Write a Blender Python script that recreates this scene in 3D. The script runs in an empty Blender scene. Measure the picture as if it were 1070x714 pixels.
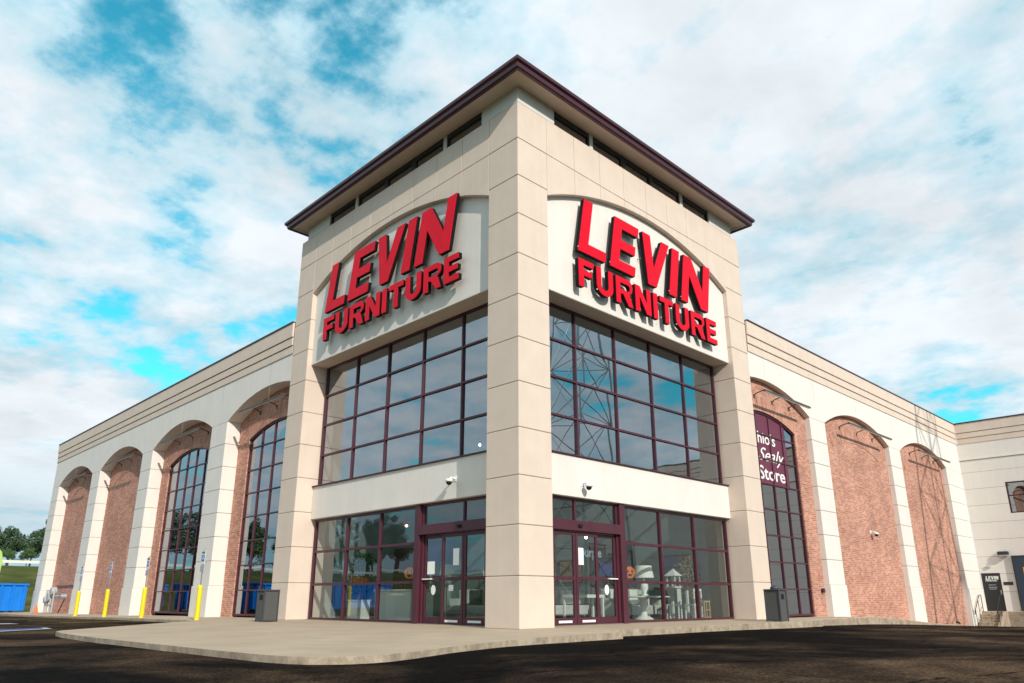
import bpy, bmesh, math, random
from mathutils import Vector, Matrix, noise
from mathutils.geometry import tessellate_polygon
random.seed(7)
R = math.radians
sc = bpy.context.scene
C = sc.collection

# ---------------------------------------------------------------- camera
cam_d = bpy.data.cameras.new('camera'); cam = bpy.data.objects.new('camera', cam_d); C.objects.link(cam)
cam_d.sensor_width = 36; cam_d.sensor_fit = 'HORIZONTAL'
cam_d.lens = 762.952 / 1070 * 36
cam_d.shift_y = (391.16 - 357) / 1070
cam_d.clip_start = .05; cam_d.clip_end = 5000
_F = Vector((-0.68454538, 0.66746525, 0.29306615))
_az = R(135.724)
_Rr = Vector((math.sin(_az), -math.cos(_az), 0)); _Up = _Rr.cross(_F); _ro = R(-.056)
_R2 = _Rr * math.cos(_ro) + _Up * math.sin(_ro); _U2 = -_Rr * math.sin(_ro) + _Up * math.cos(_ro)
_m = Matrix((_R2, _U2, -_F)).transposed().to_4x4(); _m.translation = Vector((12.856, -12.777, .7076))
cam.matrix_world = _m
sc.camera = cam

# ---------------------------------------------------------------- sun, sky, exposure
SUNV = Vector((1, -.33, .60)).normalized()
sd = bpy.data.lights.new('sun', 'SUN'); sd.energy = 3.35; sd.angle = R(.55); sd.color = (1, .93, .84)
sun = bpy.data.objects.new('sun', sd); C.objects.link(sun)
sun.rotation_euler = SUNV.to_track_quat('Z', 'Y').to_euler(); sun.location = (30, -20, 40)
sc.view_settings.view_transform = 'Standard'; sc.view_settings.look = 'None'
sc.view_settings.gamma = 1; sc.view_settings.exposure = 0.25; sc.view_settings.use_curve_mapping = False

W = bpy.data.worlds.new('World'); sc.world = W; W.use_nodes = True
nt = W.node_tree; N = nt.nodes; K = nt.links
for n in list(N): N.remove(n)
def nd(t, **k):
    n = N.new(t)
    for a, b in k.items(): setattr(n, a, b)
    return n
def wmath(op, a, b=None, clamp=False):
    n = N.new('ShaderNodeMath'); n.operation = op; n.use_clamp = clamp
    for i, v in enumerate((a, b)):
        if v is None: continue
        if isinstance(v, (int, float)): n.inputs[i].default_value = v
        else: K.new(v, n.inputs[i])
    return n.outputs[0]
wo = nd('ShaderNodeOutputWorld'); bg = nd('ShaderNodeBackground'); K.new(bg.outputs[0], wo.inputs[0])
sky = nd('ShaderNodeTexSky', sky_type='NISHITA', sun_disc=False)
sky.sun_elevation = math.asin(SUNV.z); sky.sun_rotation = math.atan2(SUNV.x, SUNV.y)
sky.air_density = 1.0; sky.dust_density = .4; sky.ozone_density = 2.0
SKS = .10
bg.inputs[1].default_value = SKS
tint = nd('ShaderNodeMix', data_type='RGBA', blend_type='MULTIPLY'); tint.inputs[0].default_value = 1
K.new(sky.outputs[0], tint.inputs[6]); tint.inputs[7].default_value = (.42, 2.1, 1.75, 1)
tc = nd('ShaderNodeTexCoord'); nrm = nd('ShaderNodeVectorMath', operation='NORMALIZE'); K.new(tc.outputs['Generated'], nrm.inputs[0])
sep = nd('ShaderNodeSeparateXYZ'); K.new(nrm.outputs[0], sep.inputs[0])
zc = wmath('ADD', wmath('MAXIMUM', sep.outputs[2], 0.0), .16)
cx_ = wmath('DIVIDE', sep.outputs[0], zc); cy_ = wmath('DIVIDE', sep.outputs[1], zc)
cmb = nd('ShaderNodeCombineXYZ'); K.new(cx_, cmb.inputs[0]); K.new(cy_, cmb.inputs[1]); cmb.inputs[2].default_value = 3.1
def wnoise(scale, detail, rough, dist=0, off=(0, 0, 0)):
    mp = nd('ShaderNodeMapping'); mp.inputs['Location'].default_value = off; K.new(cmb.outputs[0], mp.inputs[0])
    n = nd('ShaderNodeTexNoise'); n.inputs['Scale'].default_value = scale; n.inputs['Detail'].default_value = detail
    n.inputs['Roughness'].default_value = rough; n.inputs['Distortion'].default_value = dist
    K.new(mp.outputs[0], n.inputs['Vector']); return n.outputs[0]
n1 = wnoise(1.7, 9, .56, .0); n2 = wnoise(6.5, 9, .58, .0, (3, 1, 0)); n3 = wnoise(.55, 3, .5, 0, (7, 2, 1))
dens = wmath('ADD', wmath('ADD', wmath('MULTIPLY', n1, .74), wmath('MULTIPLY', n2, .76)), wmath('MULTIPLY', n3, .12))
# holes of clear sky and heaps of cloud, fixed to compass directions
def spot(d, width, amp):
    global dens
    v = Vector(d).normalized()
    dt = nd('ShaderNodeVectorMath', operation='DOT_PRODUCT'); K.new(nrm.outputs[0], dt.inputs[0]); dt.inputs[1].default_value = v
    c = math.cos(R(width))
    mr = nd('ShaderNodeMapRange', interpolation_type='SMOOTHSTEP')
    mr.inputs[1].default_value = c; mr.inputs[2].default_value = 1; mr.inputs[3].default_value = 0; mr.inputs[4].default_value = amp
    K.new(dt.outputs['Value'], mr.inputs[0])
    dens = wmath('ADD', dens, mr.outputs[0])
for d, w_, a_ in [((-.804, .158, .573), 6, -.05), ((-.829, .205, .521), 6, -.07), ((-.77, .18, .61), 4, -.03), ((-.85, .28, .44), 4, -.09), ((-.93, .09, .35), 4, -.07), ((-.90, .14, .40), 6, -.08), ((-.938, .211, .276), 6, -.09), ((-.96, .15, .24), 6, .04),
                  ((-.967, .184, .15), 9, .22), ((-.22, .94, .24), 4, -.10), ((-.35, .80, .48), 24, .03), ((-.17, .90, .38), 14, .03), ((-.128, .873, .46), 5, -.07),
                  ((-.398, .66, .637), 14, .05), ((-.75, .32, .50), 12, .07), ((-.45, .78, .42), 10, .04), ((-.13, .93, .31), 6, .12), ((-.88, .10, .50), 9, .10)]:
    spot(d, w_, a_)
ramp = nd('ShaderNodeValToRGB'); K.new(dens, ramp.inputs[0])
e = ramp.color_ramp.elements; e[0].position = .60; e[0].color = (0, 0, 0, 1); e[1].position = .78; e[1].color = (1, 1, 1, 1)
ramp.color_ramp.interpolation = 'EASE'
# cloud colour: thin blue white to thick white with grey bellies
cr = nd('ShaderNodeValToRGB'); K.new(dens, cr.inputs[0])
e = cr.color_ramp.elements
e[0].position = .62; e[0].color = (.38, .69, .84, 1)
e[1].position = .93; e[1].color = (.84, .90, .95, 1)
m_ = cr.color_ramp.elements.new(.77); m_.color = (.57, .79, .89, 1)
shade_n = wnoise(2.3, 6, .6, .2, (1.4, 5, 2))
shr = nd('ShaderNodeMapRange'); shr.inputs[1].default_value = .40; shr.inputs[2].default_value = .66; shr.inputs[3].default_value = 1.04; shr.inputs[4].default_value = .86; K.new(shade_n, shr.inputs[0])
shm = nd('ShaderNodeVectorMath', operation='SCALE'); K.new(cr.outputs[0], shm.inputs[0]); K.new(shr.outputs[0], shm.inputs[3])
inv = nd('ShaderNodeVectorMath', operation='SCALE'); K.new(shm.outputs[0], inv.inputs[0]); inv.inputs[3].default_value = .875 / SKS
mx = nd('ShaderNodeMix', data_type='RGBA'); K.new(ramp.outputs[0], mx.inputs[0]); K.new(tint.outputs[2], mx.inputs[6]); K.new(inv.outputs[0], mx.inputs[7])
hz = nd('ShaderNodeMapRange', interpolation_type='SMOOTHSTEP'); hz.inputs[1].default_value = .0; hz.inputs[2].default_value = .20; hz.inputs[3].default_value = .75; hz.inputs[4].default_value = 0; K.new(sep.outputs[2], hz.inputs[0])
hm = nd('ShaderNodeMix', data_type='RGBA'); K.new(hz.outputs[0], hm.inputs[0]); K.new(mx.outputs[2], hm.inputs[6]); hm.inputs[7].default_value = (.27 / SKS, .47 / SKS, .55 / SKS, 1)
K.new(hm.outputs[2], bg.inputs[0])

# ---------------------------------------------------------------- materials
MATS = {}
def mat(name, col=(.5, .5, .5), rough=.6, metal=0, spec=.5, noise_amt=0, noise_scale=3, bump=0, bump_scale=60, streak=0, emit=None, coat=0):
    m = bpy.data.materials.new(name); m.use_nodes = True; t = m.node_tree; n = t.nodes; l = t.links
    b = n['Principled BSDF']
    b.inputs['Base Color'].default_value = (*col, 1); b.inputs['Roughness'].default_value = rough
    b.inputs['Metallic'].default_value = metal; b.inputs['Specular IOR Level'].default_value = spec
    if coat: b.inputs['Coat Weight'].default_value = coat
    co = n.new('ShaderNodeTexCoord')
    if noise_amt:
        a = n.new('ShaderNodeTexNoise'); a.inputs['Scale'].default_value = noise_scale; a.inputs['Detail'].default_value = 6; a.inputs['Roughness'].default_value = .6
        l.new(co.outputs['Object'], a.inputs['Vector'])
        fac = a.outputs[0]
        if streak:
            mp = n.new('ShaderNodeMapping'); mp.inputs['Scale'].default_value = (1, 1, .07); l.new(co.outputs['Object'], mp.inputs[0])
            s = n.new('ShaderNodeTexNoise'); s.inputs['Scale'].default_value = 4; s.inputs['Detail'].default_value = 5; l.new(mp.outputs[0], s.inputs['Vector'])
            ad = n.new('ShaderNodeMix'); ad.data_type = 'FLOAT'; ad.inputs[0].default_value = streak; l.new(a.outputs[0], ad.inputs[2]); l.new(s.outputs[0], ad.inputs[3]); fac = ad.outputs[0]
        r = n.new('ShaderNodeValToRGB'); e = r.color_ramp.elements
        e[0].position = .3; e[1].position = .7
        e[0].color = (*[c * (1 - noise_amt) for c in col], 1); e[1].color = (*[min(1, c * (1 + noise_amt * .8)) for c in col], 1)
        l.new(fac, r.inputs[0]); l.new(r.outputs[0], b.inputs['Base Color'])
    if bump:
        a = n.new('ShaderNodeTexNoise'); a.inputs['Scale'].default_value = bump_scale; a.inputs['Detail'].default_value = 4
        l.new(co.outputs['Object'], a.inputs['Vector'])
        u = n.new('ShaderNodeBump'); u.inputs['Strength'].default_value = bump; u.inputs['Distance'].default_value = .02
        l.new(a.outputs[0], u.inputs['Height']); l.new(u.outputs[0], b.inputs['Normal'])
    if emit: b.inputs['Emission Color'].default_value = (*emit[:3], 1); b.inputs['Emission Strength'].default_value = emit[3]
    MATS[name] = m; return m
mat('cream', (.70, .57, .475), .85, noise_amt=.07, noise_scale=1.3, bump=.3, bump_scale=70, streak=.3)
mat('white_stucco', (.77, .715, .66), .85, noise_amt=.06, noise_scale=1.1, bump=.3, bump_scale=70, streak=.4)
mat('groove', (.22, .17, .14), .95)
mat('frieze_white', (.66, .63, .59), .85, noise_amt=.05, bump=.2)
mat('soffit', (.62, .52, .43), .8, noise_amt=.05)
mat('maroon', (.078, .019, .032), .42, spec=.4, noise_amt=.12, noise_scale=2)
mat('gutter', (.065, .014, .024), .35, noise_amt=.2, noise_scale=2)
mat('dark_metal', (.03, .032, .035), .45)
mat('bronze', (.09, .075, .06), .5, metal=.3)
mat('red_face', (.74, .0, .018), .5, spec=.15, noise_amt=.10, noise_scale=1.2)
mat('brick_red', (.55, .16, .13), .6)
mat('paint_worn', (.42, .43, .42), .8, noise_amt=.3, noise_scale=6)
mat('paint_blue', (.03, .10, .28), .8, noise_amt=.3, noise_scale=6)
mat('black_side', (.010, .009, .010), .7, spec=.12)
mat('white_paint', (.8, .8, .78), .5)
mat('asphalt_dark', (.03, .03, .03), .9)
mat('yellow', (.85, .66, .015), .5, noise_amt=.08, noise_scale=4)
mat('galv', (.42, .44, .46), .4, metal=.7, noise_amt=.15, noise_scale=8)
mat('grey_pipe', (.42, .43, .43), .5, noise_amt=.1)
mat('blue_sign', (.02, .12, .5), .4)
mat('green_sign', (.04, .25, .12), .45)
mat('dumpster', (.0, .20, .72), .45, noise_amt=.15, noise_scale=2.5, streak=.5)
mat('bin_panel', (.085, .083, .082), .7, noise_amt=.15, noise_scale=40, bump=.5, bump_scale=200)
mat('bin_frame', (.05, .055, .065), .5)
mat('hole', (.004, .004, .004), .9)
mat('orange', (.70, .17, .03), .55)
mat('bark', (.07, .055, .045), .9, noise_amt=.3, noise_scale=6)
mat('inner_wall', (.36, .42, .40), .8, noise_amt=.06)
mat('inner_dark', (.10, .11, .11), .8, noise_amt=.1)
mat('inner_floor', (.22, .18, .14), .6, noise_amt=.15, noise_scale=2)
mat('inner_ceiling', (.55, .56, .55), .8)
mat('furniture_white', (.78, .78, .74), .5)
mat('fabric_grey', (.55, .55, .53), .9, noise_amt=.15, noise_scale=12)
mat('fabric_dark', (.08, .08, .10), .9, noise_amt=.2, noise_scale=12)
mat('fur', (.42, .39, .36), .95, noise_amt=.35, noise_scale=14, bump=.8, bump_scale=40)
mat('wood_dark', (.10, .05, .025), .5, noise_amt=.3, noise_scale=5)
mat('wood_light', (.52, .33, .15), .6, noise_amt=.2, noise_scale=5)
mat('plant', (.06, .13, .035), .7, noise_amt=.3, noise_scale=8)
mat('dry_plant', (.24, .19, .09), .8, noise_amt=.3, noise_scale=8)
mat('door_black', (.016, .016, .018), .45)
mat('slate', (.03, .045, .07), .5, noise_amt=.15, noise_scale=2)
mat('gold', (.85, .48, .01), .5)
mat('poster', (.15, .03, .065), .7, noise_amt=.06, noise_scale=2)
mat('poster_blue', (.015, .03, .14), .5)
mat('paper', (.85, .85, .83), .6)
mat('pale_text', (.30, .36, .46), .6)
mat('lampshade', (.85, .83, .78), .8)
mat('bulb', (1, .9, .7), .5, emit=(1, .85, .6, 9))
mat('green_flag', (.42, .60, .18), .7, noise_amt=.12, noise_scale=1)
mat('rail_white', (.70, .67, .60), .6)
mat('roof', (.30, .29, .28), .9, noise_amt=.1)
mat('mirror', (.6, .65, .68), .03, metal=1)

def glass(name, tint, refl, wav=.004, rough=0.0):
    m = bpy.data.materials.new(name); m.use_nodes = True; t = m.node_tree; n = t.nodes; l = t.links
    for x in list(n): n.remove(x)
    o = n.new('ShaderNodeOutputMaterial'); mx = n.new('ShaderNodeMixShader'); tr = n.new('ShaderNodeBsdfTransparent'); gl = n.new('ShaderNodeBsdfGlossy')
    tr.inputs[0].default_value = (*tint, 1); gl.inputs[0].default_value = (.86, .93, 1, 1); gl.inputs['Roughness'].default_value = rough
    co = n.new('ShaderNodeTexCoord'); no = n.new('ShaderNodeTexNoise'); no.inputs['Scale'].default_value = .9; no.inputs['Detail'].default_value = 1.5
    l.new(co.outputs['Object'], no.inputs['Vector']); bu = n.new('ShaderNodeBump'); bu.inputs['Strength'].default_value = wav; bu.inputs['Distance'].default_value = .5
    l.new(no.outputs[0], bu.inputs['Height']); l.new(bu.outputs[0], gl.inputs['Normal'])
    ge = n.new('ShaderNodeNewGeometry'); dt = n.new('ShaderNodeVectorMath'); dt.operation = 'DOT_PRODUCT'; l.new(ge.outputs['Incoming'], dt.inputs[0]); l.new(ge.outputs['Normal'], dt.inputs[1])
    def mth(op, a, b):
        q = n.new('ShaderNodeMath'); q.operation = op
        for k, v in enumerate((a, b)):
            if v is None: continue
            if isinstance(v, (int, float)): q.inputs[k].default_value = v
            else: l.new(v, q.inputs[k])
        return q.outputs[0]
    fz_ = mth('POWER', mth('SUBTRACT', 1.0, mth('ABSOLUTE', dt.outputs['Value'], None)), 4.2)
    fac = mth('ADD', mth('MULTIPLY', fz_, 1 - refl), refl)
    l.new(fac, mx.inputs[0]); l.new(tr.outputs[0], mx.inputs[1]); l.new(gl.outputs[0], mx.inputs[2]); l.new(mx.outputs[0], o.inputs[0])
    MATS[name] = m
glass('glass', (.76, .82, .79), .12)
glass('glass_upper', (.48, .58, .62), .33)
glass('glass_dark', (.22, .28, .32), .30)

def brick_mat(name, uv=False, c1=(.41, .14, .09), c2=(.63, .31, .215), mortar=(.56, .45, .36), bw=.225, rh=.0787):
    m = bpy.data.materials.new(name); m.use_nodes = True; t = m.node_tree; n = t.nodes; l = t.links; b = n['Principled BSDF']; b.inputs['Roughness'].default_value = .9
    co = n.new('ShaderNodeTexCoord')
    if uv: vec = co.outputs['UV']
    else:
        s = n.new('ShaderNodeSeparateXYZ'); l.new(co.outputs['Object'], s.inputs[0])
        ad = n.new('ShaderNodeMath'); ad.operation = 'ADD'; l.new(s.outputs[0], ad.inputs[0]); l.new(s.outputs[1], ad.inputs[1])
        c = n.new('ShaderNodeCombineXYZ'); l.new(ad.outputs[0], c.inputs[0]); l.new(s.outputs[2], c.inputs[1]); vec = c.outputs[0]
    br = n.new('ShaderNodeTexBrick'); l.new(vec, br.inputs['Vector'])
    br.inputs['Scale'].default_value = 1; br.inputs['Mortar Size'].default_value = .008; br.inputs['Mortar Smooth'].default_value = .3
    br.inputs['Brick Width'].default_value = bw; br.inputs['Row Height'].default_value = rh; br.inputs['Bias'].default_value = -.1
    br.inputs['Color1'].default_value = (*c1, 1); br.inputs['Color2'].default_value = (*c2, 1); br.inputs['Mortar'].default_value = (*mortar, 1)
    no = n.new('ShaderNodeTexNoise'); no.inputs['Scale'].default_value = .8; no.inputs['Detail'].default_value = 5; l.new(co.outputs['Object'], no.inputs['Vector'])
    mr = n.new('ShaderNodeMapRange'); mr.inputs[1].default_value = .3; mr.inputs[2].default_value = .7; mr.inputs[3].default_value = .82; mr.inputs[4].default_value = 1.15; l.new(no.outputs[0], mr.inputs[0])
    vs = n.new('ShaderNodeVectorMath'); vs.operation = 'SCALE'; l.new(br.outputs[0], vs.inputs[0]); l.new(mr.outputs[0], vs.inputs[3]); l.new(vs.outputs[0], b.inputs['Base Color'])
    bu = n.new('ShaderNodeBump'); bu.inputs['Strength'].default_value = .6; bu.inputs['Distance'].default_value = .008; bu.invert = True
    l.new(br.outputs['Fac'], bu.inputs['Height']); l.new(bu.outputs[0], b.inputs['Normal'])
    MATS[name] = m
brick_mat('brick'); brick_mat('brick_arch', True, bw=.30, rh=.0787)

def leaf_mat(name, a, b_):
    m = bpy.data.materials.new(name); m.use_nodes = True; t = m.node_tree; n = t.nodes; l = t.links; b = n['Principled BSDF']; b.inputs['Roughness'].default_value = .6
    co = n.new('ShaderNodeTexCoord'); no = n.new('ShaderNodeTexNoise'); no.inputs['Scale'].default_value = .7; no.inputs['Detail'].default_value = 8; no.inputs['Roughness'].default_value = .75
    l.new(co.outputs['Object'], no.inputs['Vector']); r = n.new('ShaderNodeValToRGB'); e = r.color_ramp.elements
    e[0].position = .35; e[1].position = .68; e[0].color = (*a, 1); e[1].color = (*b_, 1); l.new(no.outputs[0], r.inputs[0]); l.new(r.outputs[0], b.inputs['Base Color'])
    MATS[name] = m
leaf_mat('leaf_dark', (.025, .055, .025), (.06, .11, .035)); leaf_mat('leaf_mid', (.04, .085, .02), (.10, .16, .04)); leaf_mat('leaf_blue', (.05, .08, .06), (.11, .15, .11))

def asphalt():
    m = bpy.data.materials.new('asphalt'); m.use_nodes = True; t = m.node_tree; n = t.nodes; l = t.links; b = n['Principled BSDF']
    b.inputs['Roughness'].default_value = .93; b.inputs['Specular IOR Level'].default_value = .04
    co = n.new('ShaderNodeTexCoord')
    def noi(s, d, r=.6, sc=(1, 1, 1), dist=0, rot=0):
        mp = n.new('ShaderNodeMapping'); mp.inputs['Scale'].default_value = sc; mp.inputs['Rotation'].default_value = (0, 0, rot); l.new(co.outputs['Object'], mp.inputs[0])
        q = n.new('ShaderNodeTexNoise'); q.inputs['Scale'].default_value = s; q.inputs['Detail'].default_value = d; q.inputs['Roughness'].default_value = r; q.inputs['Distortion'].default_value = dist
        l.new(mp.outputs[0], q.inputs['Vector']); return q.outputs[0]
    def mul(a, bb):
        q = n.new('ShaderNodeVectorMath'); q.operation = 'SCALE'; l.new(a, q.inputs[0]); l.new(bb, q.inputs[3]); return q.outputs[0]
    def rng(a, i0, i1, o0, o1):
        q = n.new('ShaderNodeMapRange'); q.inputs[1].default_value = i0; q.inputs[2].default_value = i1; q.inputs[3].default_value = o0; q.inputs[4].default_value = o1; l.new(a, q.inputs[0]); return q.outputs[0]
    r = n.new('ShaderNodeValToRGB'); e = r.color_ramp.elements
    e[0].position = .40; e[0].color = (.0045, .0034, .003, 1); e[1].position = .66; e[1].color = (.098, .060, .036, 1)
    mm = r.color_ramp.elements.new(.52); mm.color = (.036, .022, .014, 1)
    gm = n.new('ShaderNodeMapping'); gm.vector_type = 'TEXTURE'; gm.inputs['Location'].default_value = (4.6, -.5, 0); gm.inputs['Rotation'].default_value = (0, 0, .12); gm.inputs['Scale'].default_value = (4.2, 16, 50); l.new(co.outputs['Object'], gm.inputs[0])
    gg = n.new('ShaderNodeTexGradient'); gg.gradient_type = 'SPHERICAL'; l.new(gm.outputs[0], gg.inputs[0])
    sb = n.new('ShaderNodeMath'); sb.operation = 'MULTIPLY_ADD'; l.new(gg.outputs['Fac'], sb.inputs[0]); sb.inputs[1].default_value = -.15; l.new(noi(.28, 7, .62, dist=.6), sb.inputs[2]); l.new(sb.outputs[0], r.inputs[0])
    c = mul(r.outputs[0], rng(noi(24, 6, .9), .42, .60, .10, 2.6))
    c = mul(c, rng(noi(3.1, 4, .7, (1, .25, 1), rot=.8), .35, .65, .7, 1.25))
    # cracks: thin edges of large warped cells
    wr = n.new('ShaderNodeMapping'); l.new(co.outputs['Object'], wr.inputs[0]); wr.inputs['Scale'].default_value = (1, .45, 1); wr.inputs['Rotation'].default_value = (0, 0, .55)
    nz = n.new('ShaderNodeTexNoise'); nz.inputs['Scale'].default_value = 1.2; nz.inputs['Detail'].default_value = 6; l.new(co.outputs['Object'], nz.inputs['Vector'])
    mixv = n.new('ShaderNodeMix'); mixv.data_type = 'RGBA'; mixv.blend_type = 'LINEAR_LIGHT'; mixv.inputs[0].default_value = .35; l.new(wr.outputs[0], mixv.inputs[6]); l.new(nz.outputs['Color'], mixv.inputs[7])
    vo = n.new('ShaderNodeTexVoronoi'); vo.feature = 'DISTANCE_TO_EDGE'; vo.inputs['Scale'].default_value = .33; l.new(mixv.outputs[2], vo.inputs['Vector'])
    crack = rng(vo.outputs['Distance'], .002, .012, .08, 1)
    msk = rng(noi(.5, 3), .42, .52, 0, 1)
    mk = n.new('ShaderNodeMix'); mk.data_type = 'FLOAT'; l.new(msk, mk.inputs[0]); mk.inputs[2].default_value = 1; l.new(crack, mk.inputs[3])
    c = mul(c, mk.outputs[0]); l.new(c, b.inputs['Base Color'])
    bu = n.new('ShaderNodeBump'); bu.inputs['Strength'].default_value = .9; bu.inputs['Distance'].default_value = .03; l.new(noi(32, 5, .8), bu.inputs['Height'])
    bu2 = n.new('ShaderNodeBump'); bu2.inputs['Strength'].default_value = .7; bu2.inputs['Distance'].default_value = .03; l.new(mk.outputs[0], bu2.inputs['Height']); l.new(bu.outputs[0], bu2.inputs['Normal'])
    l.new(bu2.outputs[0], b.inputs['Normal'])
    MATS['asphalt'] = m
asphalt()
def concrete():
    m = bpy.data.materials.new('concrete'); m.use_nodes = True; t = m.node_tree; n = t.nodes; l = t.links; b = n['Principled BSDF']; b.inputs['Roughness'].default_value = .88
    co = n.new('ShaderNodeTexCoord'); ge = n.new('ShaderNodeNewGeometry')
    def noi(s, d, r=.6):
        q = n.new('ShaderNodeTexNoise'); q.inputs['Scale'].default_value = s; q.inputs['Detail'].default_value = d; q.inputs['Roughness'].default_value = r; l.new(co.outputs['Object'], q.inputs['Vector']); return q.outputs[0]
    r = n.new('ShaderNodeValToRGB'); e = r.color_ramp.elements
    e[0].position = .3; e[0].color = (.38, .285, .20, 1); e[1].position = .7; e[1].color = (.49, .375, .265, 1); l.new(noi(.7, 8, .65), r.inputs[0])
    # rusty and chipped kerb faces
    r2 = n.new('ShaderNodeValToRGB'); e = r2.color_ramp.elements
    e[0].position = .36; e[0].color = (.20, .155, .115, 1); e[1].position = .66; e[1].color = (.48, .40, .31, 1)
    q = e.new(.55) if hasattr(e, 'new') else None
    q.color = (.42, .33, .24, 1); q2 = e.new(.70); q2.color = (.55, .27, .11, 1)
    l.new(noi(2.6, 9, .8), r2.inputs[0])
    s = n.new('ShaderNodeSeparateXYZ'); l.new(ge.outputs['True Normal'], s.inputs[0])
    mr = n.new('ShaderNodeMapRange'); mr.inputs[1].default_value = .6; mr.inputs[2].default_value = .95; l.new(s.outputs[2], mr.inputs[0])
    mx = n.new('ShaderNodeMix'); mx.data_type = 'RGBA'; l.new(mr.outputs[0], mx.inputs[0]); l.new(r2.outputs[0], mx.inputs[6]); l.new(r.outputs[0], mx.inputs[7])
    l.new(mx.outputs[2], b.inputs['Base Color'])
    bu = n.new('ShaderNodeBump'); bu.inputs['Strength'].default_value = .35; bu.inputs['Distance'].default_value = .01; l.new(noi(45, 5), bu.inputs['Height']); l.new(bu.outputs[0], b.inputs['Normal'])
    MATS['concrete'] = m
concrete()
def grassmat():
    m = bpy.data.materials.new('grass'); m.use_nodes = True; t = m.node_tree; n = t.nodes; l = t.links; b = n['Principled BSDF']; b.inputs['Roughness'].default_value = .95; b.inputs['Specular IOR Level'].default_value = .1
    co = n.new('ShaderNodeTexCoord')
    a = n.new('ShaderNodeTexNoise'); a.inputs['Scale'].default_value = .22; a.inputs['Detail'].default_value = 9; a.inputs['Roughness'].default_value = .7; l.new(co.outputs['Object'], a.inputs['Vector'])
    r = n.new('ShaderNodeValToRGB'); e = r.color_ramp.elements; e[0].position = .36; e[0].color = (.05, .058, .014, 1); e[1].position = .66; e[1].color = (.16, .15, .045, 1)
    q = e.new(.5); q.color = (.085, .098, .022, 1)
    l.new(a.outputs[0], r.inputs[0]); l.new(r.outputs[0], b.inputs['Base Color'])
    c = n.new('ShaderNodeTexNoise'); c.inputs['Scale'].default_value = 9; c.inputs['Detail'].default_value = 6; l.new(co.outputs['Object'], c.inputs['Vector'])
    bu = n.new('ShaderNodeBump'); bu.inputs['Strength'].default_value = 1; bu.inputs['Distance'].default_value = .2; l.new(c.outputs[0], bu.inputs['Height']); l.new(bu.outputs[0], b.inputs['Normal'])
    MATS['grass'] = m
grassmat()

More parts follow.
